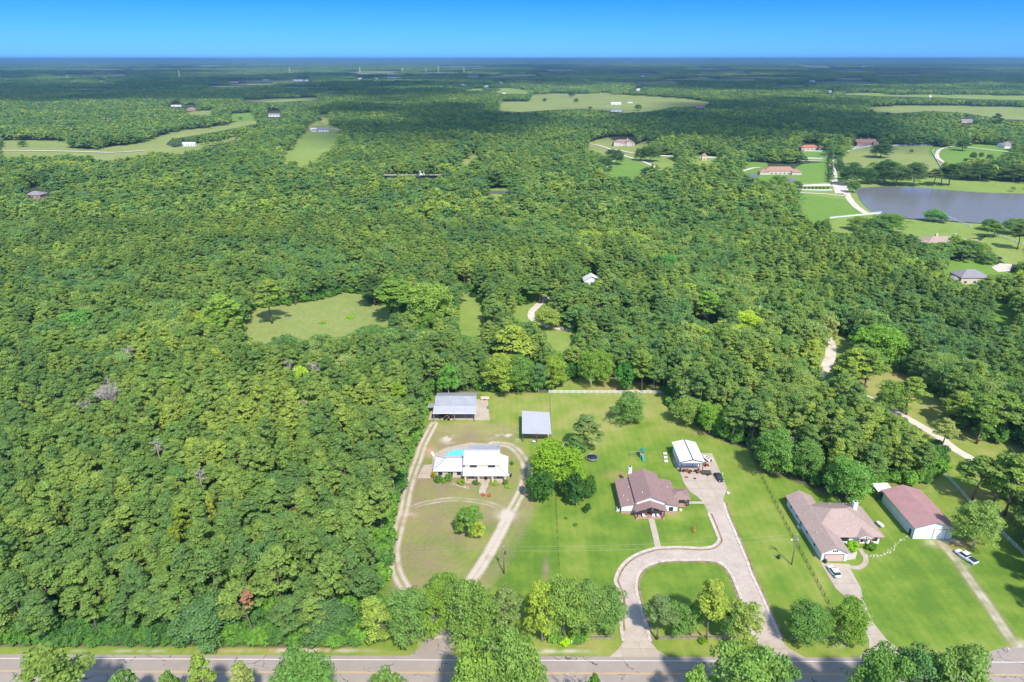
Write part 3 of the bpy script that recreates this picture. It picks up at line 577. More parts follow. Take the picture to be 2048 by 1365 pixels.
# concrete and gravel drives
t = NT('gravel_drive'); n = t.noise(.25, 5, .65, space='World'); n2 = t.noise(4, 5, .75, space='World')
c = t.ramp(n, (.3, v4(.44,.36,.295)), (.7, v4(.56,.475,.40))); c = t.mix(1, c, t.ramp(n2, (.3, v4(.62,.61,.60)), (.6, v4(1.06,1.05,1.04))), 'MULTIPLY'); M['gravel'] = t.out(c, .95, 0, n2, .4, .04)
t = NT('concrete_slab'); n = t.noise(.3, 5, .65, space='World'); n2 = t.noise(3, 5, .7, space='World'); br = t.new('TexBrick'); br.offset = 0; br.inputs['Scale'].default_value = 1
br.inputs['Brick Width'].default_value = 4.2; br.inputs['Row Height'].default_value = 4.2; br.inputs['Mortar Size'].default_value = .06; br.inputs['Color1'].default_value = v4(1,1,1); br.inputs['Color2'].default_value = v4(.93,.93,.93); br.inputs['Mortar'].default_value = v4(.72,.70,.68)
t.l(t.new('NewGeometry').outputs['Position'], br.inputs['Vector'])
c = t.ramp(n, (.3, v4(0.418,0.345,0.267)), (.7, v4(0.532,0.451,0.365))); c = t.mix(t.math('MULTIPLY', n2, .3), c, v4(0.312,0.236,0.176)); M['slab'] = t.out(t.mix(1, c, br.outputs[0], 'MULTIPLY'), .9, 0, n2, .2, .02)
M['kerb'] = plain('kerb_concrete', v4(.50,.435,.36), .9, 0, .3, .9)
leftout = [(1247,1283),(1243,1262),(1241,1238),(1243,1210),(1240,1187),(1231,1165),(1232,1156),(1239,1139),(1255,1121),(1277,1108),(1303,1099),(1321,1096),(1362,1095),(1403,1097),(1426,1093),(1437,1083),(1436,1074),(1428,1053),(1416,1024.6)]
rightout = [(1446.6,1000),(1452.8,1024.6),(1469,1063.6),(1492.8,1120),(1501,1144),(1521,1187),(1536.4,1222),(1554,1260),(1562,1279)]
island = [(1516,1284),(1501,1258),(1483,1200),(1470,1166),(1460,1146),(1445,1130),(1424,1121.7),(1374,1120.4),(1328,1122),(1303,1128.6),(1285,1138.7),(1275,1154),(1272.3,1174),(1277.4,1202),(1285,1228),(1295,1256),(1300,1284)]
A_ = W(leftout); B_ = W(rightout); C_ = W(island)
sheet('driveway', A_ + B_ + C_, M['gravel'], .04, world=True)
sheet('driveway', [(1416,1024.6),(1405.6,1004),(1392,992),(1379,983.6),(1366.6,965),(1363,953),(1358,943),(1346,925),(1346,906),(1401,907.5),(1424,907.7),(1453.8,975.4),(1453.8,984.6),(1448.7,990.7),(1446.6,1002),(1452.8,1024.6)], M['slab'], .10, skirt=.08)
sheet('driveway', [(1247,1283),(1237,1299),(1218,1315),(1338,1315),(1315,1301),(1300,1284)], M['slab'], .085, skirt=.06)
sheet('driveway', [(1516,1284),(1512,1300),(1495,1316),(1610,1316),(1577,1297),(1562,1279)], M['slab'], .085, skirt=.06)
for L_ in (A_[:-1], B_[2:], C_): ribbon('kerb', L_, .8, M['kerb'], .15, .13)
M['soil'] = plain('bare_soil', v4(.26,.18,.11), .95, 0, .45, .6)
for L_, o_ in ((A_[6:-1], -.75), (C_, .78), (B_[2:], .75)): ribbon('drive_edge', L_, .5, M['soil'], .075, 0, 'structure', o_)
ribbon('path', W([(1302,1037),(1308,1060),(1316,1095)], False), 1.7, M['slab'], .12, .1)
ribbon('path', W([(1377,1006),(1408,1006)], False), 1.2, M['slab'], .09, .05)
hd = [(1641,1126),(1699.5,1129.3),(1701,1139.3),(1714.4,1164),(1721.9,1176.7),(1725.6,1199),(1736.8,1224),(1746.8,1246.5),(1773,1280),(1796,1298),(1840,1318),(1716,1316),(1738,1297),(1738,1281),(1727.5,1256.5),(1706,1221.7),(1687.3,1192),(1671,1177.5),(1660.6,1160)]
sheet('driveway', hd, M['slab'], .10, skirt=.08)
ribbon('path', W([(1700,1135),(1718,1136),(1730,1127),(1731,1117),(1724,1106),(1720,1098)]), 1.3, M['slab'], .12, .1)
sheet('driveway', [(1940,1128+190),(1985,1302),(2010,1296),(2090,1296),(2090,1326),(1940,1322)], M['asphalt'], .06)
sheet('driveway', [(812,1317),(848,1290),(852,1278),(896,1278),(902,1295),(906,1317)], M['asphalt'], .085)
sheet('patio', [(835,957),(847,931),(866,929),(862,957)], M['slab'], .09, skirt=.07)
sheet('patio', [(857,840),(866,806),(975,798),(979,841)], M['slab'], .09, skirt=.07)
ribbon('path', W([(968,962),(970,970),(966,978),(965,988)]), 2.2, M['slab'], .09, .05)
sheet('patio', [(864,945),(866,910),(892,896),(940,886),(1000,890),(1000,930)], M['slab'], .08, skirt=.06)
M['lane'] = plain('lane_concrete', v4(.60,.52,.44), .9, 0, .15, .3)
ribbon('lane', W([(1650,757),(1680,768),(1720,788),(1770,812),(1830,846),(1880,876),(1905,896),(1950,922),(2000,948),(2090,1000)]), 3.6, M['lane'], .08, .05)
ribbon('lane', W([(1652,672),(1661,692),(1660,715),(1650,738),(1634,760)]), 4.6, M['lane'], .39)
ribbon('lane', W([(1095,596),(1078,610),(1064,625),(1064,638),(1080,648),(1105,656),(1146,664)]), 3.8, M['lane'], .39)
sheet('courtyard', [(1982,536),(2000,528),(2024,530),(2020,544),(1996,546)], M['lane'], .39)
for ln, wd_ in (([(1100,291),(1180,289),(1230,303),(1250,313),(1290,326),(1320,340),(1352,347),(1470,352)], 5), ([(1230,300),(1268,308),(1300,313),(1380,314),(1480,317)], 5), ([(1690,378),(1697,396),(1712,414),(1732,428)], 6),
                ([(1600,386),(1650,389),(1692,393)], 4), ([(1600,372),(1660,372),(1700,374)], 8), ([(1669,366),(1668,345),(1662,330),(1668,314),(1690,300),(1740,290),(1830,288),(1900,291),(2060,310)], 6),
                ([(1905,294),(1880,300),(1874,314),(1888,326),(1905,331)], 5), ([(1480,345),(1505,337),(1520,336)], 5), ([(0,302),(100,303),(180,305),(230,306),(290,302)], 7), ([(640,266),(650,258),(690,262)], 6), ([(1600,323),(1645,322)], 5), ([(1660,437),(1760,428)], 3), ([(755,351),(900,351)], 5)):
    ribbon('lane', W(ln), wd_, M['lane'], .70 if ln[0][1] < 330 else .38)
sheet('courtyard', [(1664,368),(1686,366),(1702,388),(1670,388)], M['lane'], .40)
# swimming pool
t = NT('pool_water'); n = t.noise(2, 3, .6, space='World'); M['pool'] = t.out(t.ramp(n, (.35, v4(.12,.50,.56)), (.65, v4(.18,.62,.66))), .08, 0, n, .1, .02)
# ---------------------------------------------------------------- trees
KIND = {'P': (PINE, 'pine_tree', 'pine tree'), 'O': (OAK, 'broadleaf_tree', 'tree'), 'B': (BUSH, 'shrub', 'shrub'), 'J': (BUSH, 'juniper', 'juniper')}
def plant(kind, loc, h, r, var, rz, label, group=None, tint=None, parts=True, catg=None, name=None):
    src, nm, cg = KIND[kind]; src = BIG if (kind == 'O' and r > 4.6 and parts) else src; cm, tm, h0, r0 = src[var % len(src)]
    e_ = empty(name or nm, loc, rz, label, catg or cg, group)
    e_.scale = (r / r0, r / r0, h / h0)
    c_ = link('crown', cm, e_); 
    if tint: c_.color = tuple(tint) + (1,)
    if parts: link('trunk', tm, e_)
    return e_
G0 = (1.12, 1.06, .88)
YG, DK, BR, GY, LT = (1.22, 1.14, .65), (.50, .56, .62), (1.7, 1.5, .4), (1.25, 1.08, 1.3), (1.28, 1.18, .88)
MAN = [ # foot x, foot y, top y, crown width, kind, tint, label
 (760,1283,1198,72,'O',LT,'slim pale-trunked tree alone in the grass left of the asphalt drive mouth'),
 (820,1288,1176,92,'O',LT,'bushy oak at the left side of the asphalt drive mouth'),
 (868,1272,1172,78,'O',YG,'yellowish oak hanging over the asphalt drive mouth'),
 (888,1195,1145,52,'O',YG,'small yellow-green tree inside the bottom of the dirt loop'),
 (940,1288,1158,98,'O',G0,'tall full oak right of the asphalt drive mouth'),
 (1013,1272,1174,66,'P',GY,'greyish thin-leaved tree between the two full oaks by the road'),
 (1084,1283,1166,70,'O',(.95,.95,.85),'leaning oak left of the tallest roadside clump'),
 (1128,1278,1150,92,'O',DK[:0] + (.85,.95,.8),'tallest oak of the clump left of the curved gravel drive'),
 (1170,1272,1160,80,'O',(.9,.95,.9),'round oak second from the curved gravel drive'),
 (1210,1264,1172,78,'O',G0,'oak overhanging the left edge of the curved gravel drive'),
 (1313,1279,1190,66,'P',GY,'grey-green tree at the left end of the island rail fence'),
 (1355,1273,1202,52,'O',DK[:0] + (.85,.95,.9),'small dark oak second from left on the drive island'),
 (1381,1272,1205,48,'O',(.8,.95,.85),'short oak with a thin trunk in the middle of the drive island'),
 (1413,1284,1158,72,'P',LT,'tallest pine on the drive island behind the rail fence'),
 (1450,1277,1196,52,'O',G0,'narrow oak right of the tallest pine on the drive island'),
 (1477,1286,1198,76,'O',G0,'leaning white-trunked tree reaching over the straight drive'),
 (1609,1284,1205,86,'O',(.95,1.0,.8),'round oak with one trunk behind the short rail fence on the right'),
 (1690,1287,1196,80,'O',YG,'yellow-green tree beside the concrete drive of the tan-roofed house'),
 (1112,972,884,116,'O',BR,'very bright lime-green spreading tree between the farmhouse and brown-roofed house'),
 (1079,1002,940,62,'J',DK,'dark round evergreen below the left side of the lime-green tree'),
 (1150,1008,946,56,'J',DK,'dark round evergreen below the right side of the lime-green tree'),
 (1178,998,950,34,'J',DK,'dark evergreen leaning against the right of the lime-green tree'),
 (1174,1027,1006,17,'J',DK,'small dark cone-shaped evergreen alone on the lawn'),
 (1169,904,828,62,'P',(1.15,1.0,1.2),'thin open pine standing on the lawn behind the trampoline'),
 (1157,906,868,40,'O',LT,'low leafy tree at the foot of the thin open pine'),
 (1257,845,783,66,'O',G0,'round lone tree on the lawn in front of the white back fence'),
 (1418,868,802,52,'O',BR[:0] + (1.0,1.15,.6),'bright green round tree at the wood edge behind the white garage'),
 (1372,846,792,62,'O',G0,'leafy tree at the wood edge behind the white fence corner'),
 (938,1074,1010,46,'O',(.95,1.05,.75),'multi-stemmed tree in the middle of the dirt loop'),
 (923,1068,1024,30,'O',YG,'yellowish side tree at the left of the dirt loop centre tree'),
 (954,1076,1040,32,'O',YG,'yellowish side tree at the right of the dirt loop centre tree'),
 (1005,785,706,76,'O',YG,'yellow-green spreading tree behind the grey barn end, left of a pair'),
 (1036,784,708,66,'O',YG,'yellow-green spreading tree, right of the pair left of the white fence'),
 (1108,776,708,52,'O',YG,'yellow-green tree over the left end of the white back fence'),
 (1181,775,696,52,'O',YG,'bright tree with a pale trunk behind the white back fence'),
 (1204,772,700,48,'O',YG,'bright tree right beside the pale-trunked tree behind the white fence'),
 (1250,782,722,46,'J',(.6,.8,.8),'dark conical tree behind the right half of the white back fence'),
 (1283,783,700,52,'P',G0,'tall bare-stemmed pine behind the right end of the white fence'),
 (1308,783,712,50,'P',G0,'pine just behind the right end of the white fence'),
 (1541,952,852,74,'O',(1.05,1.1,.75),'broad tree at the wood edge between the two black fences'),
 (1606,960,880,66,'O',(1.0,1.05,.8),'tree at the wood edge behind the tan-roofed house'),
 (1689,1004,912,92,'O',(.95,1.1,.8),'large round tree behind the tan-roofed house'),
 (1944,1097,1000,84,'O',(1.05,1.05,.95),'full round tree at the right corner of the red-roofed barn'),
 (2008,1032,905,84,'P',G0,'tall leaning pine with a long bare trunk by the right white fence'),
 (1985,1012,905,80,'P',(.9,.95,.9),'pine with a thick crown left of the leaning pine'),
 (1945,1000,912,72,'P',(.85,.95,.85),'dark pine at the lane behind the red-roofed barn'),
 (2062,1075,985,96,'O',DK,'dark tree cut off by the right edge of the picture'),
 (1952,888,786,70,'P',LT,'left pine of the pair standing on the grass beyond the lane'),
 (1988,880,780,86,'P',LT,'right pine of the pair standing on the grass beyond the lane'),
 (1908,852,782,66,'P',G0,'pine on the grass left of the pair beyond the lane'),
 (1880,902,836,50,'P',GY,'thin pale pine hanging over the lane'),
 (1698,786,694,80,'P',LT,'left tall pine where the lane bends'),
 (1724,790,698,72,'P',LT,'right tall pine where the lane bends'),
 (1778,826,758,62,'O',G0,'dark green tree beside the lane'),
 (1812,830,752,62,'P',LT,'light green pine beside the lane'),
 (1752,722,648,98,'O',BR[:0] + (1.15,1.25,.65),'bright spreading oak right of the pale bend'),
 (1616,745,678,44,'P',LT,'small pine left of the pale lane bend'),
 (545,648,556,64,'P',G0,'tall pine with a bare trunk standing in the hay clearing'),
 (452,676,588,84,'P',(1.0,1.1,.85),'broad pine at the left end of the hay clearing'),
 (752,612,548,60,'P',DK,'dark pine at the upper right corner of the hay clearing'),
 (792,650,556,92,'P',(.95,1.05,.8),'big pine at the right end of the hay clearing'),
 (862,662,560,100,'O',LT,'large grey-green tree between the two clearings'),
 (866,684,622,54,'O',YG,'pale-trunked bright tree left of the narrow clearing'),
 (1025,752,648,86,'P',LT,'spreading pine with a dead white trunk near the curved lane'),
 (1078,608,556,58,'P',G0,'tall pine over the top of the curved lane'),
 (1196,600,560,36,'P',LT,'pine screening the right half of the white cabin in the woods'), (1168,598,564,30,'O',G0,'round tree before the left half of the white cabin in the woods'),
 (1095,660,612,52,'O',LT,'round tree inside the bend of the curved lane'),
 # lake estate
 (1866,444,426,38,'O',BR[:0] + (1.0,1.2,.7),'bright round tree on the near lake shore'), (1886,447,430,20,'O',GY,'small grey tree beside the round one on the near lake shore'),
 (1978,462,438,36,'O',G0,'tree on the near shore right of the long house'), (2030,470,448,50,'O',G0,'low tree on the near shore at the right picture edge'),
 (1718,462,432,44,'O',G0,'round tree in front of the white shore fence'), (1772,466,424,62,'O',DK[:0] + (.85,.95,.8),'big dark tree at the left shore of the lake'),
 (1752,470,440,50,'O',(.8,.9,.8),'dark tree below the big one at the left lake shore'),
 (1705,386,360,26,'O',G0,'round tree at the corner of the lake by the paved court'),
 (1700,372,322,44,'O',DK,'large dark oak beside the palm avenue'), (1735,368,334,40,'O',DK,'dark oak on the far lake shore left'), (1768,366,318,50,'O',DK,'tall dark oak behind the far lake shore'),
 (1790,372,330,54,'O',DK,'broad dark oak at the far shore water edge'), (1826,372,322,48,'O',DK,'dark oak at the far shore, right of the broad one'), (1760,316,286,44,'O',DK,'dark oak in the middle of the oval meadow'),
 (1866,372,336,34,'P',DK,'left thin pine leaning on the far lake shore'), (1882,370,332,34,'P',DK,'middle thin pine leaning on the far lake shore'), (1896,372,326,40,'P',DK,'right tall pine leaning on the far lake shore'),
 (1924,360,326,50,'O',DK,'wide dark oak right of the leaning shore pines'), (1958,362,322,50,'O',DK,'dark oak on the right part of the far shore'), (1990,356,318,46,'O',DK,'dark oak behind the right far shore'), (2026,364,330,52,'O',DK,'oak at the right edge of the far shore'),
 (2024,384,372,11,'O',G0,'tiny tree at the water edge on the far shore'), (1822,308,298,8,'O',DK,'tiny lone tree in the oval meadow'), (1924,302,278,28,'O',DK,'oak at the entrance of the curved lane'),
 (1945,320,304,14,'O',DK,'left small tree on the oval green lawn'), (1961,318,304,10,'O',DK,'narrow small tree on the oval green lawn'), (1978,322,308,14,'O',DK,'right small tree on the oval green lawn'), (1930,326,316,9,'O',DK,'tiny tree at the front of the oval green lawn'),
 (1590,383,364,30,'O',DK,'dark oak left of the row of clipped shrubs'),
 # left and centre distance
 (46,294,284,18,'O',G0,'lone round tree in the far left meadow'), (587,338,326,24,'O',G0,'lone tree at the bottom of the long grass strip'),
 (1089,205,196,9,'O',DK,'left lone round tree in the far pasture'), (1152,207,196,10,'O',DK,'right lone round tree in the far pasture'), (1143,195,181,15,'O',DK,'dark tree at the back edge of the far pasture'),
 (1180,219,213,8,'O',DK,'small tree at the front edge of the far pasture'), (1276,222,208,16,'O',DK,'round tree beside the far grey barn'), (640,247,236,12,'P',DK,'small pine beside the far farmyard'), (481,240,232,10,'O',G0,'small tree on the far green knoll'),
 (1222,314,302,22,'O',DK,'dark tree beside the estate lane fork'), (1210,342,316,38,'O',DK,'cluster tree beside the white paddock fence'), (1234,330,298,30,'O',DK,'tall tree at the corner of the white paddock fence'),
 (1280,322,294,28,'O',DK,'left big oak in front of the stone mansion'), (1300,324,290,40,'O',DK,'right big oak in front of the stone mansion'), (1302,286,278,14,'O',DK,'clipped dark tree right of the stone mansion'), (1295,358,342,34,'O',DK,'dark trees at the front corner of the paddock'),
 (1990,258,226,22,'P',DK,'tall dark pine before the far right field'), (1555,378,352,40,'O',BR[:0] + (1.1,1.1,.7),'bright crown in front of the estate pond'),
 (1985,476,446,40,'P',(.8,.9,.8),'pine covering the right end of the long house'), (1905,510,468,36,'O',(1.0,1.1,.7),'light tree before the long house'), (1940,518,476,50,'O',DK[:0] + (.8,.9,.75),'dark round tree before the long house'), (2034,500,448,44,'P',DK,'dark pine at the right edge near the gravel court'),
]
MANXY = []
for i, (bx, by, ty, wd, kd, ti, lb) in enumerate(MAN):
    b = P(bx, by); h = max(1.2, hgt(bx, by, ty + wd * .05)); r = wd * .5 / FPX * depth(b.x, b.y, h * .6) * 1.04
    if kd == 'O': h = max(h, 1.3 * r)
    plant(kd, (b.x, b.y, 0), h, r, i * 3 + 1, (i * 2.4) % 6.28, lb, tint=ti, catg='tree' if kd == 'J' and h > 4 else None); MANXY.append((b.x, b.y, r))
# trees on the near side of the road: their feet are below the picture
FG = [(88,1300,140,'P',(.95,.95,.9),'open pine at the left end of the near roadside'), (242,1344,62,'O',G0,'low treetop just showing by the left part of the road'), (338,1342,44,'O',G0,'small pointed treetop left of the tall pointed one'), (400,1312,70,'P',G0,'tall pointed treetop over the left part of the road'),
      (482,1328,62,'P',GY,'wispy treetop between the pointed one and the round one'), (600,1308,146,'O',(.9,1.0,.8),'large round treetop over the yellow line at left'), (772,1338,80,'O',G0,'treetop right of the large round one, near the drive mouth'),
      (955,1292,130,'O',LT,'broad crown at the left of the big tree with white dead limbs'), (1008,1256,132,'O',G0,'biggest roadside tree, leaning across the road opposite the drive mouth'), (1050,1304,96,'O',G0,'lower right crown of the biggest roadside tree'),
      (1395,1330,62,'O',(.95,1.1,.8),'small bright treetop left of the large crown at the straight drive'), (1500,1290,150,'O',(.95,1.05,.85),'large crown covering the road at the straight drive mouth'), (1560,1310,90,'O',G0,'right half of the crowns at the straight drive mouth'),
      (1770,1294,120,'O',(.85,.95,.8),'left one of three big crowns at the right of the road'), (1840,1298,120,'O',(.85,.92,.85),'middle one of three big crowns at the right of the road'), (1930,1292,130,'O',(.95,1.0,.9),'right one of three big crowns at the right of the road'), (1188,1350,40,'B',YG,'little yellowish treetop left of the bare tree')]
for i, (cx_, ty, wd, kd, ti, lb) in enumerate(FG):
    D = 96 + (i % 3) * 1.2 - (3 if wd > 100 else 0); v = (682.5 - ty) / FPX; h = H + D * (-ST + v * CT) / (CT + v * ST)
    dep = depth(0, D, h * .7); x = (cx_ - 1024) / FPX * depth(0, D, h * .8)
    plant(kd, (x, D, 0), h, wd * .5 / FPX * dep, i * 2 + 1, i * 1.7, lb, tint=ti)
# bare and dead trees
def bare_tree(h, spread, n=10, r0=.22, rng=None, base=.55):
    m = MB(); rnd = random.Random(rng); top = h * .78; m.tube([(0,0,0), (.2,.1,h*.3), (-.1,.2,h*.55), (.1,.1,top)], [r0, r0*.85, r0*.65, r0*.3], 6)
    def br(p, d, L, r, lv):
        q = p + d * L; r = max(r, .045); k = p.lerp(q, .5) + Vector((rnd.uniform(-.12,.12), rnd.uniform(-.12,.12), rnd.uniform(-.05,.12))) * L
        m.tube([p, k, q], [r, r*.8, r*.6], 4)
        if lv:
            for j in range(4 if lv > 1 else 3):
                dd = (d + Vector((rnd.uniform(-1,1), rnd.uniform(-1,1), rnd.uniform(-.3,.7)))).normalized(); br(k if j % 2 else p.lerp(q, rnd.uniform(.6, 1)), dd, L * rnd.uniform(.5,.8), r * .5, lv - 1)
    for i in range(n):
        a = i * 2.4 + rnd.uniform(-.4,.4); z = h * (base + (.76-base) * i / n); u = rnd.uniform(.35, .95)
        br(Vector((0, .1, z)), Vector((math.cos(a), math.sin(a), u)).normalized(), spread * rnd.uniform(.5,.75), r0 * .35, 3)
    return m
def dead(loc, h, spread, label, n=14, seed=1, r0=.2):
    o = bare_tree(h, spread, n, r0, seed).build('bare_tree', M['dead']); o.location = loc; return tag(o, label, 'bare tree')
dead((15.5, 99, 0), 8.6, 4.6, 'leafless grey tree on the near roadside below the curved drive', 11, 3)
for i, (tx, ty, wd, lb) in enumerate([(212,768,54,'wide pale dead tree in the left woods'), (165,786,26,'small dead tree left of the wide pale one'), (250,682,26,'reddish-grey dead tree in the upper left woods'), (306,862,20,'thin dead treetop in the left pine wood'), (487,882,16,'dead grey treetop left of the farmyard woods'),
        (392,918,18,'grey dead snag in the middle of the left pines'), (575,708,20,'bare forked tree below the hay clearing'), (622,712,26,'second bare tree below the hay clearing'), (604,782,16,'bare snag between hay clearing and grey barn'), (1585,862,14,'white snag in the wood behind the black fence'), (1022,672,20,'bare white limbs beside the curved lane'), (985,1292,30,'white dead limbs inside the biggest roadside tree')]):
    h = 10 if ty > 1200 else 11.5 if tx == 1585 else 18.2; D = (H - h) * (CT + (682.5-ty)/FPX*ST) / (ST - (682.5-ty)/FPX*CT); x = (tx - 1024) / FPX * depth(0, D, h)
    dead((x, D, 0), h + .4, wd * .55 / FPX * depth(0, D, h), lb, 6 if wd < 40 else 16, 20 + i, .2 if wd < 40 else .36); MANXY.append((x, D, 3.0 if wd > 20 else 2.0))
def treetop(tx, ty, h):
    v = (682.5-ty)/FPX; D = (H - h) * (CT + v*ST) / (ST - v*CT); return ((tx - 1024) / FPX * depth(0, D, h), D, 0)
# the browned pine
V, Q, T = pine_crown(RNG, 17, 1.6, nc=26, per=60, size=.36, base=.74); M['brownneedle'] = foliage('brown_needles', [(0, v4(.50,.27,.15)), (1, v4(.60,.36,.21))])
l_ = treetop(489, 1170, 16.8); e_ = empty('pine_tree', l_, 0, 'dying pine with orange-brown needles in the lower left wood', 'pine tree'); e_.scale = (1, 1, 15.5/17)
link('crown', np_mesh('crown', V, Q, M['brownneedle'], T), e_); link('trunk', PINE[0][1], e_); MANXY.append((l_[0], l_[1], .4))
for i, (tx, ty, wd, kd, ti, lb) in enumerate([(352,1020,34,'P',(1.45,1.2,.7),'yellowing pine in the lower left wood'),(414,988,18,'P',(1.5,1.25,.8),'narrow yellowing treetop behind the yellowing pine'),(340,1056,24,'O',(1.4,1.2,.65),'yellow-leaved treetop just below the yellowing pine'),(795,775,40,'P',(1.5,1.35,.6),'yellow-green pine at the wood corner above the grey barn'),
        (600,740,44,'O',(1.3,1.35,.7),'bright crown in the wood below the hay clearing'),(895,740,44,'O',(1.15,1.3,.7),'bright round tree left of the grey barn back edge'),(60,690,70,'O',(.75,.9,1.0),'bluish broad crown in the far left wood'),(150,640,80,'O',(.95,1.15,.95),'large pale crown high in the left wood'),(235,720,64,'O',(1.25,1.15,1.5),'silvery crown near the wide pale dead tree'),
        (690,725,60,'O',(1.3,1.15,1.4),'grey-leaved crown in the wood right below the hay clearing'),(430,640,56,'P',(.75,.95,.75),'deep green pine left of the hay clearing'),(1500,640,70,'O',(1.2,1.2,.8),'broad light crown in the middle of the right-hand wood'),(1330,520,60,'O',(.9,1.2,.8),'large green crown above the red-soil clearing'),(1665,640,36,'O',(1.6,1.2,1.5),'pale silvery tree above the lane bend'),
        (1420,600,64,'P',(1.1,1.25,.8),'tall light pine behind the red-soil clearing'),(780,500,56,'O',(.8,.9,.9),'dark crown above the hay clearing woods'),(330,760,60,'P',(1.0,1.15,.75),'tall bright pine in the middle of the left wood')]):
    h = 17.0 if kd == 'P' else 15.5; l_ = treetop(tx, ty - wd * .25, h); r = wd * .5 / FPX * depth(0, l_[1], h); plant(kd, l_, h, r, i, i, lb, tint=ti); MANXY.append((l_[0], l_[1], r * .7))
# ------- the woods
man = np.array(MANXY); NEAR = []   # rows: x, y, h, r, kind(0 pine 1 oak), yaw
rng = np.random.default_rng(5)
def grid(ya, yb, step, margin):
    out = []
    ys = np.arange(ya, yb, step * .92)
    for k, y in enumerate(ys):
        wx = y * .83 + margin; xs = np.arange(-wx, wx, step) + (k % 2) * step * .5; out.append(np.stack([xs, np.full(xs.shape, y)], 1))
    g_ = np.concatenate(out); return g_ + rng.uniform(-.38, .38, g_.shape) * step
def loc_noise(x, y, s, seed):
    r = np.random.default_rng(seed); g_ = r.uniform(0, 1, (256, 256)); u = (x + 9000) / s; v = (y + 9000) / s; iu, iv = np.floor(u).astype(int), np.floor(v).astype(int); fu, fv = u - iu, v - iv
    fu = fu*fu*(3-2*fu); fv = fv*fv*(3-2*fv); w_ = lambda a, b: g_[b % 256, a % 256]
    return (w_(iu,iv)*(1-fu) + w_(iu+1,iv)*fu)*(1-fv) + (w_(iu,iv+1)*(1-fu) + w_(iu+1,iv+1)*fu)*fv
def reject(x, y, h, r, strict=1):
    bad = np.zeros(x.shape, int)
    for fz, k in ((0.02, 0), (.35, .4), (.55, .75), (.72, .8), (.86, .6), (.98, .15)):
        for sx in ((-1, 1) if k else (0,)): bad += inmask(x + sx * k * r, y, fz * h)
    return (bad > strict) | inmask(x, y, 0.0)
E_ = grid(112, 520, 5.5, 45); x, y = E_[:, 0], E_[:, 1]
pinewood = (x < -20) & (y < 250 - .15 * x)
pn = loc_noise(x, y, 60, 3); isp = np.where(pinewood, rng.uniform(0, 1, x.shape) < .93, rng.uniform(0, 1, x.shape) < np.clip((pn - .25) * 1.6, .15, .85))
h = np.where(isp, rng.uniform(13.5, 18.5, x.shape), rng.uniform(9.5, 15, x.shape)); h *= .80 + .40 * loc_noise(x, y, 28, 8); r = np.where(isp, rng.uniform(2.7, 4.8, x.shape), rng.uniform(3.2, 7.6, x.shape))
edge = np.clip((y - 112) / 14, 0, 1); h = np.where((x < -20), h * (.42 + .58 * edge), h)
pxb, pyb = proj(x, y, 0.0)
keep = ~reject(x, y, h, r, 0)
for kf in (.72, .5, .33):            # lower trees where a tall one would cover open ground
    bad = ~keep; h = np.where(bad, h * kf / (1 if kf == .72 else (.72 if kf == .5 else .5)), h); r = np.where(bad, r * (.85 if kf == .72 else .8), r); keep = ~reject(x, y, h, r, 0)
isp = isp & (h > 8)
dm = np.full(x.shape, 1e9)
for (mx, my, mr) in MANXY: dm = np.minimum(dm, np.hypot(x - mx, y - my) - mr - .35 * r)
keep &= (dm > 0) | ((dm > -1.2) & (h < 9)); keep &= ~((y < 125) & (x > -20))
NEARP = np.stack([x, y, h, r, 1 - isp, rng.uniform(0, 6.28, x.shape)], 1)[keep]
# edge bushes of the wood along lawn and road
ED = []
for (x_, y_, h_, r_, k_, a_) in NEARP:
    pass
px_, py_ = proj(NEARP[:, 0], NEARP[:, 1], NEARP[:, 2] * .8); inf = (px_ > -20) & (px_ < 2068) & (py_ < 1380)
NEARP = NEARP[np.argsort(NEARP[:, 1] - 1000 * inf)]
cnt = {0: sum(1 for m_ in MAN + [(0,0)+f for f in FG] if m_[4] == 'P'), 1: sum(1 for m_ in MAN + [(0,0)+f for f in FG] if m_[4] == 'O')}
STUFF = []; px_, py_ = proj(NEARP[:, 0], NEARP[:, 1], NEARP[:, 2] * .8); inf = (px_ > -20) & (px_ < 2068) & (py_ < 1380)
for i, row in enumerate(NEARP):
    k_ = int(row[4])
    if inf[i] and cnt[k_] < 298:
        cnt[k_] += 1; xx, yy = row[0], row[1]
        if k_ == 0: g_ = 'pines of the dense wood left of the farmyard' if xx < -18 else 'pines in the wood behind the houses'; lb = 'green pine packed among others in the wood left of the farmyard' if xx < -18 else 'green pine crowded in the mixed wood behind the houses'
        else: g_ = 'leafy trees mixed into the left wood' if xx < -18 else 'leafy trees in the wood behind the houses'; lb = 'leafy round-crowned tree mixed into the left pine wood' if xx < -18 else 'leafy round-crowned tree in the mixed wood behind the houses'
        plant('PO'[k_], (xx, yy, 0), row[2], row[3], i, row[5], lb, g_)
    else: STUFF.append((xx0 := row[0], row[1], (0 if k_ == 0 else NV) + i % NV, row[3] / (3.5 if k_ == 0 else 4.3), row[2] / (17. if k_ == 0 else 12.), row[5]))
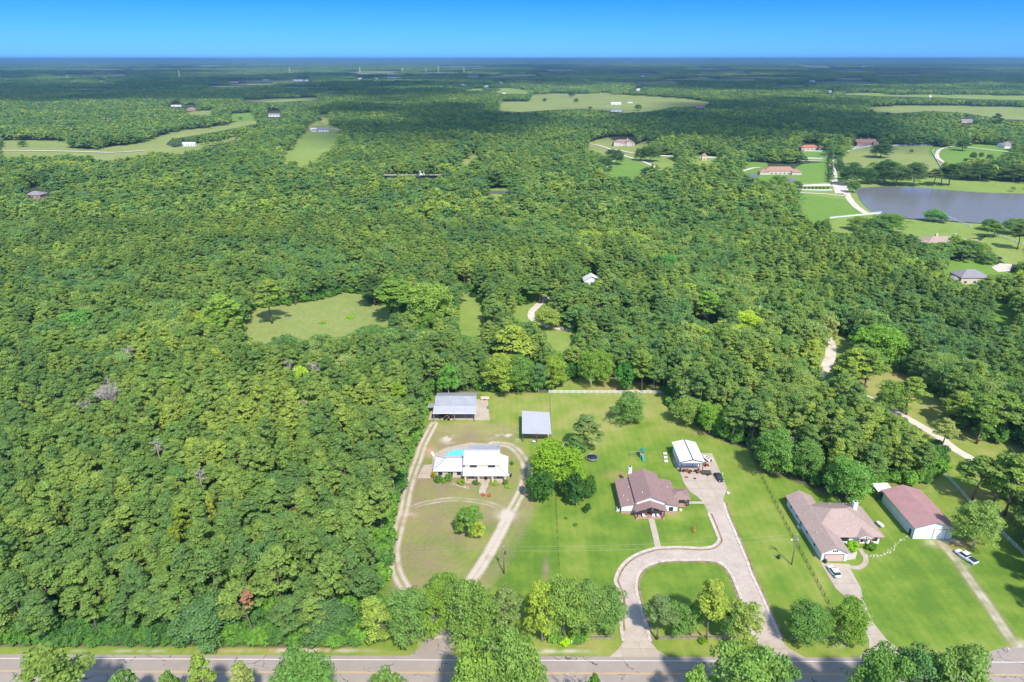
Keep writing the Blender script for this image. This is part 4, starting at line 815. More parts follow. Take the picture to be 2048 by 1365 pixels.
# thicket along the edges (uncountable undergrowth)
def bushes(line, step, hr, off=1.2, rows=2):
    L = W(line, False); 
    for a, b in zip(L[:-1], L[1:]):
        n_ = max(1, int((b - a).length / step))
        for j in range(n_):
            for q in range(rows):
                p = a.lerp(b, (j + random.random()) / n_); h_ = random.uniform(*hr); STUFF.append((p.x + random.uniform(-1, 1) * off, p.y + random.uniform(0, 1) * off + q * 1.6, 2 * NV + random.randrange(4), h_ / 3 * random.uniform(.8, 1.3), h_ / 3, random.uniform(0, 6.28)))
bushes([(-60,1290),(200,1292),(500,1290),(720,1294)], 1.5, (1.5, 4.0), 1.0, 4)
bushes([(730,1270),(748,1200),(762,1150),(766,1060),(790,990),(813,915),(838,852),(845,800)], 1.6, (1.8, 5.0), 1.2, 2)
bushes([(672,1225),(705,1205),(730,1180)], 1.4, (1.5, 4.0), 1.5, 3)
bushes([(950,782),(1000,786),(1060,784),(1100,774),(1135,764)], 1.5, (1.5, 3.5), 1.5, 3)
bushes([(1332,785),(1348,826),(1392,846),(1410,862),(1450,880),(1500,892),(1530,935),(1570,945),(1640,975),(1710,985),(1760,970),(1850,968),(1880,948),(1882,905)], 2.0, (1.5, 4.2), 1.5, 2)
bushes([(498,622),(560,612),(640,602),(690,586),(725,590)], 2.5, (1.5, 4), 1.2, 1)
bushes([(1095,1288),(1180,1286)], 1.6, (1.0, 2.2), .6, 2); bushes([(920,1292),(1050,1290)], 2.0, (1.0, 2.6), .8, 1)
# undergrowth between the trunks
U_ = grid(118, 430, 4.4, 30); x, y = U_[:, 0], U_[:, 1]; h = rng.uniform(3, 7.5, x.shape); ok = ~reject(x, y, h, h * .45, 0) & ~((y < 125) & (x > -20))
for a_, b_, c_ in zip(x[ok], y[ok], h[ok]): STUFF.append((a_, b_, 2 * NV + int(rng.integers(0, 4)), c_ / 3 * .75, c_ / 3, float(rng.uniform(0, 6.28))))
# middle distance trees: lighter crowns
MIDS = []
for i in range(6):
    h0, r0 = 14.0, 4.6; f_ = oak_crown if i % 2 else pine_crown
    if i % 2: V, Q, T = oak_crown(RNG, h0, r0, nc=44, per=34, size=.62, base=.15)
    else: V, Q, T = pine_crown(RNG, h0 + 1.5, r0, nc=44, per=34, size=.6, base=.2, thin=1.1)
    MIDS.append(np_mesh('mid_crown', V, Q, M['leaf' if i % 2 else 'pine'], T))
FARS = []
for i in range(6):
    h0, r0 = 13.0, 4.6; V, Q, T = oak_crown(RNG, h0, r0, nc=20, per=14, size=1.4, base=.12); FARS.append(np_mesh('far_crown', V, Q, M['leaf' if i % 2 else 'pine'], T))
PATCH = []
for i in range(4):
    L_ = []
    for j in range(46):
        h0 = RNG.uniform(9, 15); V, Q, T = oak_crown(RNG, h0, 5.4, nc=7, per=5, size=4.0, base=.15); V = V + np.array([RNG.uniform(-30, 30), RNG.uniform(-30, 30), 0]); L_.append((V, Q, T))
    PATCH.append(np_mesh('far_wood', *cat(L_)[:2], M['leaf' if i % 2 else 'pine'], cat(L_)[2]))
b0 = 2 * NV + 4
def ring(ya, yb, step, margin, base, nvar, rs, hs, hh, rr, strict=1, squash=None):
    g_ = grid(ya, yb, step, margin); x, y = g_[:, 0], g_[:, 1]; k = rng.uniform(*hs, x.shape) * (.82 + .36 * loc_noise(x, y, 90, 12)); q = rng.uniform(*rs, x.shape)
    ok = ~reject(x, y, hh * k, rr * q, strict)
    dm = np.ones(x.shape, bool)
    for (mx, my, mr) in MANXY: dm &= np.hypot(x - mx, y - my) > mr + rr * .4
    ok &= dm; x, y, k, q = x[ok], y[ok], k[ok], q[ok]
    v = base + rng.integers(0, nvar, x.shape); a = rng.uniform(0, 6.28, x.shape)
    return np.stack([x, y, v, q, k, a], 1)
ALL = [np.array(STUFF), ring(520, 1150, 8.6, 60, b0, 6, (.8, 2.1), (.65, 1.3), 14, 4.6), ring(1150, 2700, 11.5, 80, b0 + 6, 6, (1.0, 2.2), (.7, 1.3), 13, 4.6, 0)]
ALL.append(ring(2700, 7000, 55, 150, b0 + 12, 4, (.95, 1.2), (.7, 1.15), 12, 26, 0)); ALL.append(ring(7000, 14000, 110, 300, b0 + 12, 4, (2.0, 2.4), (.8, 1.3), 12, 22, 0))
ALL.append(ring(14000, 32000, 330, 600, b0 + 12, 4, (5.5, 7), (1.0, 2.2), 12, 20, 99))
ALL = np.concatenate(ALL)
fc = bpy.data.collections.new('tree_kinds')       # never linked to the scene: only the kinds the wood is grown from
def joined(meshes, name):
    parts = []; mats = []
    me = bpy.data.meshes.new(name); Vs, Ls, St, Mi, Ti = [], [], [], [], []; vo_ = 0; lo = 0
    for mi, s in enumerate(meshes):
        nv = len(s.vertices); co = np.empty(nv * 3, np.float32); s.vertices.foreach_get('co', co); li = np.empty(len(s.loops), np.int32); s.loops.foreach_get('vertex_index', li)
        st = np.empty(len(s.polygons), np.int32); s.polygons.foreach_get('loop_start', st); Vs.append(co); Ls.append(li + vo_); St.append(st + lo); Mi.append(np.full(len(st), mi, np.int32))
        if 'tint' in s.attributes: tv = np.empty(len(st), np.float32); s.attributes['tint'].data.foreach_get('value', tv)
        else: tv = np.full(len(st), .5, np.float32)
        Ti.append(tv); vo_ += nv; lo += len(li); me.materials.append(s.materials[0])
    me.vertices.add(vo_); me.vertices.foreach_set('co', np.concatenate(Vs)); me.loops.add(lo); me.loops.foreach_set('vertex_index', np.concatenate(Ls)); S_ = np.concatenate(St)
    me.polygons.add(len(S_)); me.polygons.foreach_set('loop_start', S_); me.polygons.foreach_set('material_index', np.concatenate(Mi)); me.update(calc_edges=True)
    a_ = me.attributes.new('tint', 'FLOAT', 'FACE'); a_.data.foreach_set('value', np.concatenate(Ti)); return me
kinds = [joined([c_, t_], 'pine') for c_, t_, *_ in PINE] + [joined([c_, t_], 'oak') for c_, t_, *_ in OAK] + [b_[0] for b_ in BUSH] + MIDS + FARS + PATCH
for i, me_ in enumerate(kinds): fc.objects.link(bpy.data.objects.new('kind_%02d' % i, me_))
me = bpy.data.meshes.new('forest'); me.vertices.add(len(ALL)); me.vertices.foreach_set('co', np.stack([ALL[:, 0], ALL[:, 1], np.zeros(len(ALL))], 1).astype(np.float32).ravel())
for nm, ty_, dat in (('idx', 'INT', ALL[:, 2].astype(np.int32)), ('wide', 'FLOAT', ALL[:, 3]), ('tall', 'FLOAT', ALL[:, 4]), ('yaw', 'FLOAT', ALL[:, 5])):
    a = me.attributes.new(nm, ty_, 'POINT'); a.data.foreach_set('value', dat.astype(np.int32 if ty_ == 'INT' else np.float32))
fo = link('forest', me); tag(fo, 'dense green mixed woodland running back to the horizon', 'forest', None, 'stuff')
ng = bpy.data.node_groups.new('forest', 'GeometryNodeTree'); ng.interface.new_socket('Geometry', in_out='INPUT', socket_type='NodeSocketGeometry'); ng.interface.new_socket('Geometry', in_out='OUTPUT', socket_type='NodeSocketGeometry')
N_ = ng.nodes; gi = N_.new('NodeGroupInput'); go = N_.new('NodeGroupOutput'); ip = N_.new('GeometryNodeInstanceOnPoints'); ci = N_.new('GeometryNodeCollectionInfo')
ci.inputs[0].default_value = fc; ci.inputs[1].default_value = True; ci.inputs[2].default_value = True
def na(nm, ty_): a_ = N_.new('GeometryNodeInputNamedAttribute'); a_.data_type = ty_; a_.inputs[0].default_value = nm; return [o_ for o_ in a_.outputs if o_.enabled][0]
ip.inputs['Pick Instance'].default_value = True; m2 = N_.new('GeometryNodeMeshToPoints')
LK = ng.links.new; LK(gi.outputs[0], m2.inputs[0]); LK(m2.outputs[0], ip.inputs['Points']); LK(ci.outputs[0], ip.inputs['Instance']); LK(na('idx', 'INT'), ip.inputs['Instance Index'])
cr = N_.new('ShaderNodeCombineXYZ'); LK(na('yaw', 'FLOAT'), cr.inputs[2]); LK(cr.outputs[0], ip.inputs['Rotation'])
cs = N_.new('ShaderNodeCombineXYZ'); wn = na('wide', 'FLOAT'); LK(wn, cs.inputs[0]); LK(wn, cs.inputs[1]); LK(na('tall', 'FLOAT'), cs.inputs[2]); LK(cs.outputs[0], ip.inputs['Scale'])
LK(ip.outputs[0], go.inputs[0]); md = fo.modifiers.new('forest', 'NODES'); md.node_group = ng
print('forest instances', len(ALL), 'individual', cnt)
# ---------------------------------------------------------------- buildings
class Thing:
    def __init__(s, name, loc, label, cat, group=None, rz=0.0, world=True):
        s.loc = Vector(loc); s.root = empty(name, loc, rz, label, cat, group); s.world = world
    def part(s, name, mb, mat, parent=None, label=None):
        if s.world: mb.v = [(x - s.loc.x, y - s.loc.y, z - s.loc.z) for x, y, z in mb.v]
        o = mb.build(name, mat, parent or s.root)
        if label: o['label'] = label
        return o
def win(T, x0, x1, z0, z1, y, face='-y', fr='white', parent=None):
    """a window on a wall facing -y (at y) or -x (x and y swapped)"""
    a, b = MB(), MB(); f = .09
    if face == '-y':
        a.box(x0-f, x1+f, y-.05, y, z0-f, z1+f); b.box(x0, x1, y-.09, y-.052, z0, z1)
        n = max(1, int(round((x1-x0)/1.0)))
        for i in range(1, n): xm = x0 + (x1-x0)*i/n; a.box(xm-.03, xm+.03, y-.11, y-.05, z0, z1)
    else:
        a.box(y-.05, y, x0-f, x1+f, z0-f, z1+f); b.box(y-.09, y-.052, x0, x1, z0, z1)
    w_ = T.part('window', a, M[fr], parent); T.part('pane', b, M['glass'], w_); return w_
def caps(T, L, x0=None):
    m = MB()
    for a, b in L: m.bar(a, b, .22, .07)
    return T.part('ridge_cap', m, M['steel'])
# --- farmhouse
T = Thing('farmhouse', (-9, 183, 0), 'white two-storey farmhouse with a white metal roof beside the curved pool', 'house')
T.part('wall', MB().box(-15, -1.9, 185.2, 194.2, 0, 3.0).box(-15, -4.3, 186.0, 194.6, 3.0, 5.5), M['cream'])
T.part('side_wing', MB().box(-24.8, -15.02, 187.0, 194.9, 0, 2.85), M['stone'])
T.part('porch_floor', MB().box(-15.0, -2.0, 183.6, 185.2, 0, .18), M['slab'])
m = MB(); m.gable(-15.5, -3.9, 185.75, 195.2, 5.6, 8.0, 'x', .16); rf = T.part('roof', m, M['whiteroof'])
T.part('gable_wall', MB().gwall(-15.0, -4.3, 186.0, 194.6, 5.5, 5.52, 7.6, 'x'), M['cream'])
m = MB(); m.slab([(-15.6,183.3,3.0),(-1.3,183.3,3.0),(-4.2,186.1,4.35),(-15.6,186.1,4.35)], .12); m.slab([(-1.3,183.3,3.0),(-1.2,194.6,3.0),(-4.2,194.6,4.35),(-4.2,186.1,4.35)], .12); T.part('porch_roof', m, M['whiteroof'])
m = MB(); m.slab([(-14.6,195.2,3.7),(-4.0,195.2,3.7),(-4.0,202,3.0),(-14.6,202,3.0)], .12); T.part('back_porch_roof', m, M['greyroof'])
m = MB(); v_ = [(-25.5,186.3,2.8),(-15.2,186.3,2.8),(-15.2,195.4,2.8),(-25.5,195.4,2.8),(-21.4,190.85,4.75),(-15.2,190.85,4.75)]
m.add(v_ + [(x,y,z-.15) for x,y,z in v_[:4]], [(0,1,5,4),(3,0,4),(2,3,4,5),(1,2,5),(9,8,7,6),(6,7,1,0),(7,8,2,1),(8,9,3,2),(9,6,0,3)]); T.part('wing_roof', m, M['whiteroof'])
caps(T, [((-25.5,186.3,2.84),(-21.4,190.85,4.79)), ((-21.4,190.85,4.79),(-25.5,195.4,2.84)), ((-21.4,190.85,4.79),(-15.2,190.85,4.79)), ((-4.2,186.1,4.4),(-1.3,183.3,3.04)), ((-15.5,190.35,7.93),(-3.9,190.35,7.93))])
for x_ in (-14.8, -10.6, -6.2, -2.2): T.part('post', MB().box(x_-.28, x_+.28, 183.6, 184.15, 0, 2.9), M['cream'])
for x_ in (-13.4, -7.6): win(T, x_, x_+2.1, 4.45, 5.2, 186.0, fr='trim')
for a_, b_ in ((-13.8,-12.2),(-4.9,-3.2)): win(T, a_, b_, .9, 2.2, 185.2)
for a_, b_ in ((-23.8,-22.4),(-20.6,-19.0),(-17.8,-16.4)): win(T, a_, b_, .9, 2.1, 187.0)
d_ = T.part('door', MB().box(-8.9, -7.9, 185.12, 185.2, .18, 2.3), M['darkwood']); T.part('handle', MB().box(-8.05, -7.98, 185.08, 185.12, 1.2, 1.3), M['steel'], d_)
T.part('chimney', MB().tube([(-4.5,193.5,4.3),(-4.5,193.5,7.2)], .2, 8).tube([(-4.5,193.5,7.2),(-4.5,193.5,7.4)], .32, 8), M['steel'])
sheet('swimming_pool', [(889,912),(893,908.5),(899,905),(909,901),(919,899),(925,900.5),(928,904),(929,914),(905,913.5)], M['pool'], .13)
# --- grey barn with lean-to
T = Thing('metal_barn', (-21.5, 224, 0), 'long grey metal barn with an open front lean-to at the wood edge', 'barn')
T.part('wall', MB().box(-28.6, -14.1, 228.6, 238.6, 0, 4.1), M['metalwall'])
m = MB(); m.slab([(-29.3,228.2,4.35),(-13.6,228.2,4.35),(-13.6,233.4,5.7),(-29.3,233.4,5.7)], .1); m.slab([(-29.3,233.4,5.7),(-13.6,233.4,5.7),(-13.6,239.2,4.2),(-29.3,239.2,4.2)], .1); T.part('roof', m, M['greyroof'])
m = MB(); m.slab([(-29.4,223.4,3.7),(-13.4,223.4,3.7),(-13.4,228.3,4.22),(-29.4,228.3,4.22)], .1); T.part('lean_to_roof', m, M['shedroof'])
T.part('side_cladding', MB().box(-13.98, -13.9, 223.8, 238.4, 1.4, 3.6), M['white'])
for x_ in (-29.0, -21.4, -13.9): T.part('post', MB().box(x_-.09, x_+.09, 223.6, 223.8, 0, 3.6), M['steel'])
T.part('trim', MB().box(-29.45, -13.4, 223.28, 223.39, 3.5, 3.68), M['white'])
T.part('side_roof', MB().slab([(-32.0,229.5,2.6),(-29.5,229.5,3.0),(-29.5,233,3.0),(-32,233,2.6)], .08), M['greyroof'])
# --- open pole shed
T = Thing('pole_shed', (8.8, 209, 0), 'open carport with a flat pale metal roof on four poles', 'shed')
T.part('roof', MB().slab([(3.5,208.6,3.7),(13.8,208.2,3.7),(13.9,223.2,4.2),(3.7,224.4,4.2)], .14), M['shedroof'])
for x_, y_ in ((3.9,209.1),(8.7,209.0),(13.3,208.8),(4.1,223.8),(13.4,222.8)): T.part('post', MB().box(x_-.13, x_+.13, y_-.13, y_+.13, 0, 3.75), M['darkwood'])
T.part('beam', MB().box(3.7, 13.5, 208.7, 208.86, 3.35, 3.58), M['darkwood'])
# --- brown-roofed house
T = Thing('brick_base_house', (40.8, 168, 0), 'white house with a brown shingle roof, timber front porch and white chimney', 'house')
T.part('wall', MB().gwall(36.6, 45.4, 168.0, 181.8, 0, 4.5, 6.35, 'y').box(32.5, 36.58, 168.02, 180.6, 0, 3.1).box(45.42, 49.0, 168.02, 180.4, 0, 3.1), M['white'])
T.part('wainscot', MB().box(32.4, 49.1, 167.9, 168.0, 0, .95).box(32.36, 32.46, 168, 180.6, 0, .95), M['brick'])
m = MB(); m.gable(36.3, 45.5, 167.3, 182.2, 4.5, 6.5, 'y', .18); T.part('roof', m, M['brownsh'])
m = MB(); m.slab([(32.1,167.4,3.05),(36.72,167.4,3.95),(36.72,181.2,3.95),(32.1,181.2,3.05)], .16); m.slab([(45.28,167.4,3.95),(49.5,167.4,3.05),(49.6,180.8,3.05),(45.28,180.8,3.95)], .16); T.part('side_roof', m, M['brownsh'])
T.part('clerestory', MB().box(36.5, 36.58, 168.2, 181.6, 3.9, 4.5).box(45.42, 45.5, 168.2, 181.6, 3.9, 4.5), M['trim'])
# front porch
T.part('porch_roof', MB().gable(36.0, 45.3, 164.7, 168.6, 3.0, 4.75, 'y', .14), M['brownsh'])
T.part('porch_floor', MB().box(36.4, 44.9, 165.5, 167.88, 0, .16), M['brick'])
for x_ in (36.75, 44.5):
    p_ = T.part('post', MB().box(x_-.14, x_+.14, 165.1, 165.4, .9, 2.95), M['trim']); T.part('pier', MB().box(x_-.32, x_+.32, 164.95, 165.55, 0, .9), M['brick'], p_)
m = MB(); m.bar((36.5,165.2,2.9),(44.8,165.2,2.9), .24).bar((40.65,165.2,2.9),(40.65,165.2,4.5), .2).bar((38.4,165.2,2.95),(40.65,165.2,3.9), .18).bar((42.9,165.2,2.95),(40.65,165.2,3.9), .18).bar((36.3,165.2,3.0),(40.65,165.2,4.6), .2).bar((45.0,165.2,3.0),(40.65,165.2,4.6), .2)
T.part('truss', m, M['trim'])
d_ = T.part('door', MB().box(40.1, 41.2, 167.9, 168.0, .16, 2.3), M['glass']); T.part('door_frame', MB().box(39.95, 41.35, 167.94, 167.99, .16, 2.45), M['trim'], d_)
win(T, 46.6, 47.7, 1.1, 2.2, 168.0, fr='trim'); win(T, 37.6, 39.0, 1.0, 2.2, 168.0, fr='trim'); win(T, 42.2, 43.6, 1.0, 2.2, 168.0, fr='trim')
T.part('side_porch_roof', MB().hip(47.6, 53.8, 170.9, 176.6, 2.85, 3.95, .14), M['brownsh']); T.part('side_porch_floor', MB().box(49.12, 53.4, 171.3, 176.0, 0, .14), M['brick'])
for x_, y_ in ((49.9,171.4),(52.7,171.4),(53.2,171.5)): T.part('post', MB().box(x_-.13, x_+.13, y_-.13, y_+.13, .14, 2.75), M['trim'] if x_ > 50 else M['white'])
c_ = T.part('chimney', MB().box(36.5, 37.5, 181.85, 182.95, 0, 6.9), M['white']); T.part('flue', MB().box(36.7, 37.3, 182.1, 182.7, 6.9, 7.15), M['trim'], c_)
for x_, y_, z_ in ((33.6,172,3.5),(35.6,176,3.85),(34.4,169.5,3.7),(47.6,176.5,3.6),(38.8,170.5,5.7)): T.part('vent_pipe', MB().tube([(x_,y_,z_-.4),(x_,y_,z_+.25)], .09, 6), M['white'])
# --- white garage with canopy
T = Thing('white_garage', (58.7, 190, 0), 'white metal garage with a white gabled roof and open front canopy', 'garage')
T.part('wall', MB().gwall(55.1, 62.2, 193.4, 201.8, 0, 3.95, 4.9, 'y'), M['metalwallf'])
T.part('roof', MB().gable(54.6, 62.7, 189.6, 202.2, 4.0, 5.05, 'y', .12), M['whiteroof_y'])
T.part('gable_panel', MB().gwall(54.9, 62.4, 189.72, 189.8, 3.55, 3.86, 4.82, 'y'), M['metalwallf'])
m = MB(); m.bar((54.6,189.55,3.98),(58.65,189.55,5.03), .16, .16).bar((58.65,189.55,5.03),(62.7,189.55,3.98), .16, .16).bar((58.65,189.6,5.10),(58.65,202.2,5.10), .3, .06).box(54.9, 62.4, 189.66, 189.72, 3.5, 3.6); T.part('trim', m, M['trim'])
T.part('corner_trim', MB().box(55.02, 55.1, 193.3, 193.42, 0, 3.9).box(62.2, 62.28, 193.3, 193.42, 0, 3.9).box(55.04, 55.1, 193.4, 201.8, 0, .12), M['trim'])
for x_ in (55.2, 61.0, 62.2): T.part('post', MB().box(x_-.08, x_+.08, 189.8, 189.96, 0, 3.9), M['trim'])
g_ = T.part('roller_door', MB().box(56.3, 59.8, 193.3, 193.38, 0, 2.9), M['metalwall']); T.part('door_frame', MB().box(56.15, 56.29, 193.3, 193.39, 0, 3.05).box(59.81, 59.95, 193.3, 193.39, 0, 3.05).box(56.15, 59.95, 193.3, 193.39, 2.92, 3.05), M['trim'], g_)
# --- tan-roofed house
T = Thing('tan_roofed_house', (93, 147, 0), 'large white house with a tan hipped shingle roof and a pink garage door', 'house')
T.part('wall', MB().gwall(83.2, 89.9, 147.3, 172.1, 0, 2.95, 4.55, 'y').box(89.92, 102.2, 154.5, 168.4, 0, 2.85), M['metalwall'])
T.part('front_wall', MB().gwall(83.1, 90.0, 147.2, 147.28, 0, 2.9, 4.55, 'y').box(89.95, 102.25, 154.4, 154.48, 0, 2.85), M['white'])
T.part('wing_roof', MB().gable(82.6, 90.5, 146.6, 172.8, 2.95, 4.92, 'y', .16), M['tansh'])
T.part('roof', MB().hip(82.95, 103.0, 153.4, 169.2, 3.0, 6.75), M['tansh'])
T.part('entry_roof', MB().gable(95.3, 99.7, 152.6, 157.5, 3.1, 4.3, 'y', .14), M['tansh']); T.part('pediment', MB().gwall(95.6, 99.4, 152.75, 152.82, 2.75, 3.0, 4.0, 'y'), M['white'])
T.part('truss', MB().bar((95.6,152.7,2.9),(99.4,152.7,2.9), .14).bar((97.5,152.7,2.95),(97.5,152.7,3.9), .14).bar((96.4,152.7,2.95),(97.5,152.7,3.6), .12).bar((98.6,152.7,2.95),(97.5,152.7,3.6), .12), M['rust'])
for x_ in (95.8, 99.1): T.part('column', MB().box(x_-.22, x_+.22, 152.8, 153.2, 0, 2.75), M['brick'])
d_ = T.part('door', MB().box(96.7, 98.0, 154.3, 154.39, .1, 2.2), M['white']); T.part('pane', MB().box(97.05, 97.65, 154.26, 154.3, .6, 1.9), M['glass'], d_)
win(T, 100.0, 101.6, .9, 2.1, 154.4, fr='trim'); win(T, 91.0, 93.6, .9, 2.1, 154.4, fr='trim')
for y_ in (151.5, 156.8, 161, 164.0, 168.5): win(T, y_, y_+.9, 1.3, 2.3, 83.2, face='-x')
g_ = T.part('garage_door', MB().box(83.95, 89.0, 147.12, 147.2, 0, 2.15), M['pinkdoor']); T.part('door_frame', MB().box(83.8, 83.94, 147.1, 147.19, 0, 2.3).box(89.01, 89.15, 147.1, 147.19, 0, 2.3).box(83.8, 89.15, 147.1, 147.19, 2.16, 2.3), M['trim'], g_)
for x_ in (86.0, 86.5, 87.0): T.part('gable_vent', MB().box(x_-.16, x_+.16, 147.1, 147.2, 3.1, 3.6), M['trim'])
c_ = T.part('chimney', MB().box(98.2, 99.3, 163.0, 164.2, 2.8, 7.4), M['white']); T.part('flue', MB().box(98.45, 99.05, 163.3, 163.9, 7.4, 7.6), M['trim'], c_)
for x_, y_, z_ in ((84.4,163,4.0),(84.6,159,4.1),(84.2,154.2,4.0),(85,169,4.3),(93,166.5,4.6),(97,166.6,4.6)): T.part('vent_pipe', MB().tube([(x_,y_,z_-.5),(x_,y_,z_+.2)], .1, 6), M['concrete'])
T.part('flower_bed', MB().hull([(89.9,147.5,.02),(92.8,148,.02),(94.5,150.5,.02),(95.2,154.3,.02),(89.9,154.3,.02)], [(89.9,147.5,.15),(92.8,148,.15),(94.5,150.5,.15),(95.2,154.3,.15),(89.9,154.3,.15)]), M['stone'])
# --- red-roofed barn
T = Thing('red_roofed_barn', (118, 156, 0), 'long white metal barn with a faded red roof and white roller door', 'barn')
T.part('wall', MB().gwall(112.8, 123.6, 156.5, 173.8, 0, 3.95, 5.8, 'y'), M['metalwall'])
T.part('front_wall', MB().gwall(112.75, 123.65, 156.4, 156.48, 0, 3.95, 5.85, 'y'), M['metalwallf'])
T.part('roof', MB().gable(112.2, 124.2, 155.9, 174.2, 4.0, 6.0, 'y', .13), M['redroof'])
T.part('trim', MB().bar((112.2,155.86,3.95),(118.2,155.86,5.95), .12, .14).bar((118.2,155.86,5.95),(124.2,155.86,3.95), .12, .14).box(112.7, 112.8, 156.34, 156.42, 0, 3.9), M['steel'])
g_ = T.part('roller_door', MB().box(118.3, 121.7, 156.3, 156.39, 0, 3.1), M['metalwallf']); T.part('door_frame', MB().box(118.15, 118.29, 156.28, 156.39, 0, 3.25).box(121.71, 121.85, 156.28, 156.39, 0, 3.25).box(118.15, 121.85, 156.28, 156.39, 3.11, 3.25), M['steel'], g_)
T.part('side_door', MB().box(112.7, 112.79, 157.6, 158.5, 0, 2.1), M['trim'])
T.part('side_lamp', MB().box(112.6, 112.79, 161.6, 162.0, 3.0, 3.3), M['white'])
T = Thing('lean_to_shed', (115, 176, 0), 'small white-roofed shed behind the red-roofed barn', 'shed')
T.part('roof', MB().slab([(111.5,174.6,3.2),(116.5,174.6,3.4),(116.5,179,3.4),(111.5,179,3.2)], .1), M['whiteroof']); 
for x_, y_ in ((111.7,174.8),(116.3,174.8),(111.7,178.8),(116.3,178.8)): T.part('post', MB().box(x_-.08, x_+.08, y_-.08, y_+.08, 0, 3.15), M['darkwood'])
# --- distant and half-hidden houses
def far_house(px, py, wpx, dratio, wallh, roofh, wall, roof, label, name='house', kind='hip', catg='house', chim=0, wings=(), nwin=3, group=None, z0=0.0, zc=None):
    b = P(px, py); w_ = wpx / FPX * depth(b.x, b.y, 0); d_ = w_ * dratio; T = Thing(name, (b.x, b.y, 0), label, catg, group, world=False); h2 = w_ / 2; wl = MB().box(-h2, h2, 0, d_, 0, wallh); ov = .5
    for (a0, a1, f0, f1, hh) in wings: wl.box(a0*w_, a1*w_, f0*d_, f1*d_, 0, hh)
    T.part('wall', wl, M[wall]); rm = MB()
    if kind == 'hip': rm.hip(-h2-ov, h2+ov, -ov, d_+ov, wallh, wallh + roofh)
    elif kind == 'x': rm.gable(-h2-ov, h2+ov, -ov, d_+ov, wallh, wallh + roofh, 'x'); T.part('gable_wall', MB().gwall(-h2+.03, h2-.03, .03, d_-.03, wallh-.1, wallh, wallh + roofh - .25, 'x'), M[wall])
    else: rm.gable(-h2-ov, h2+ov, -ov, d_+ov, wallh, wallh + roofh, 'y'); T.part('gable_wall', MB().gwall(-h2+.03, h2-.03, .03, d_-.03, wallh-.1, wallh, wallh + roofh - .25, 'y'), M[wall])
    for (a0, a1, f0, f1, hh) in wings: rm.hip(a0*w_-ov, a1*w_+ov, f0*d_-ov, f1*d_+ov, hh, hh + min(a1-a0, .35)*w_*.22)
    T.part('roof', rm, M[roof])
    for i in range(nwin):
        x_ = -h2 + w_ * (i + .5) / nwin; win(T, x_-.8, x_+.8, .9, min(2.4, wallh-.4), 0.0)
    for i in range(chim):
        x_ = h2 * (.35 - .8 * i); T.part('chimney', MB().box(x_-.8, x_+.8, d_*.45, d_*.45+1.4, wallh, wallh+roofh+1.8), M[wall])
    return T
far_house(1183, 578, 30, .7, 5.0, 2.8, 'white', 'whiteroof', 'white metal-roofed building half hidden in the pines', 'white_house', 'y', nwin=0)
far_house(1948, 570, 56, .7, 4.5, 3.4, 'cream', 'greysh', 'grey hip-roofed house among the trees at the right', 'grey_roofed_house', 'hip', nwin=3, wings=((-.75,-.45,.1,.7,3),))
far_house(1900, 496, 92, .42, 3.6, 3.2, 'cream', 'tansh', 'long low house with a pinkish roof near the lake', 'long_house', 'hip', chim=2, nwin=5, wings=((.3,.72,-.2,.5,3.2),(-.62,-.4,.0,.5,3.0)))
far_house(1560, 350, 60, .32, 4.5, 4.2, 'stone', 'pinksh', 'stone mansion with an orange-tan tile roof above the estate pond', 'mansion', 'hip', nwin=7, wings=((-.68,-.38,-.1,.6,3.6),(.36,.68,-.25,.4,3.6)))
far_house(1248, 293, 42, .45, 5.0, 4.5, 'stone', 'brownsh', 'tan stone mansion with a steep brown roof beside the estate lane', 'mansion', 'hip', chim=1, nwin=5, wings=((-.5,-.2,-.15,.3,6.5),(.1,.32,-.15,.3,7)))
far_house(1620, 301, 34, .45, 4.0, 3.2, 'cream', 'redtile', 'villa with a bright orange-red tile roof by the avenue', 'villa', 'hip', nwin=4, wings=((.45,.85,.1,.6,3.4),))
far_house(1732, 292, 40, .4, 4.5, 5.0, 'brick', 'pinksh', 'red brick manor with two gables before the dark woods', 'manor', 'x', chim=2, nwin=5, wings=((.3,.55,-.3,.3,5.5),(-.5,-.3,-.2,.3,5.5)))
far_house(2030, 297, 44, .5, 4.5, 4.5, 'white', 'greysh', 'white house with a grey hipped roof at the right end of the lane', 'white_house', 'hip', nwin=4, wings=((-.55,-.25,-.2,.4,4),))
far_house(66, 398, 30, .8, 3.5, 3.0, 'brick', 'greysh', 'brick house with a grey roof among trees at the far left', 'brick_house', 'hip', nwin=3)
far_house(36, 372, 18, .7, 3.5, 2.5, 'cream', 'greysh', 'small grey-roofed house hidden behind the far-left brick house', 'small_house', 'hip', nwin=2)
far_house(378, 293, 25, .3, 4.0, 2.0, 'white', 'whiteroof', 'long white barn at the edge of the left meadow', 'white_barn', 'x', catg='barn', nwin=5)
far_house(647, 264, 20, .5, 3.5, 3.5, 'white', 'greysh', 'dark-roofed farmhouse at the top of the long grass strip', 'small_farmhouse', 'x', nwin=3, wings=((-1.2,-.7,.2,.8,2.6),))
far_house(627, 262, 12, .5, 3.0, 2.0, 'white', 'whiteroof', 'white shed left of the dark-roofed farmhouse', 'small_shed', 'x', catg='shed', nwin=1)
far_house(548, 234, 22, .5, 4.0, 3.0, 'white', 'greysh', 'white homestead between dark trees above the left wood', 'homestead', 'x', nwin=3)
far_house(382, 222, 17, .6, 4.0, 3.5, 'brick', 'pinksh', 'reddish house beside the small hay patch', 'red_house', 'hip', nwin=2)
far_house(352, 214, 20, .3, 3.0, 1.6, 'white', 'whiteroof', 'low white shed left of the reddish house', 'low_shed', 'x', catg='shed', nwin=2)
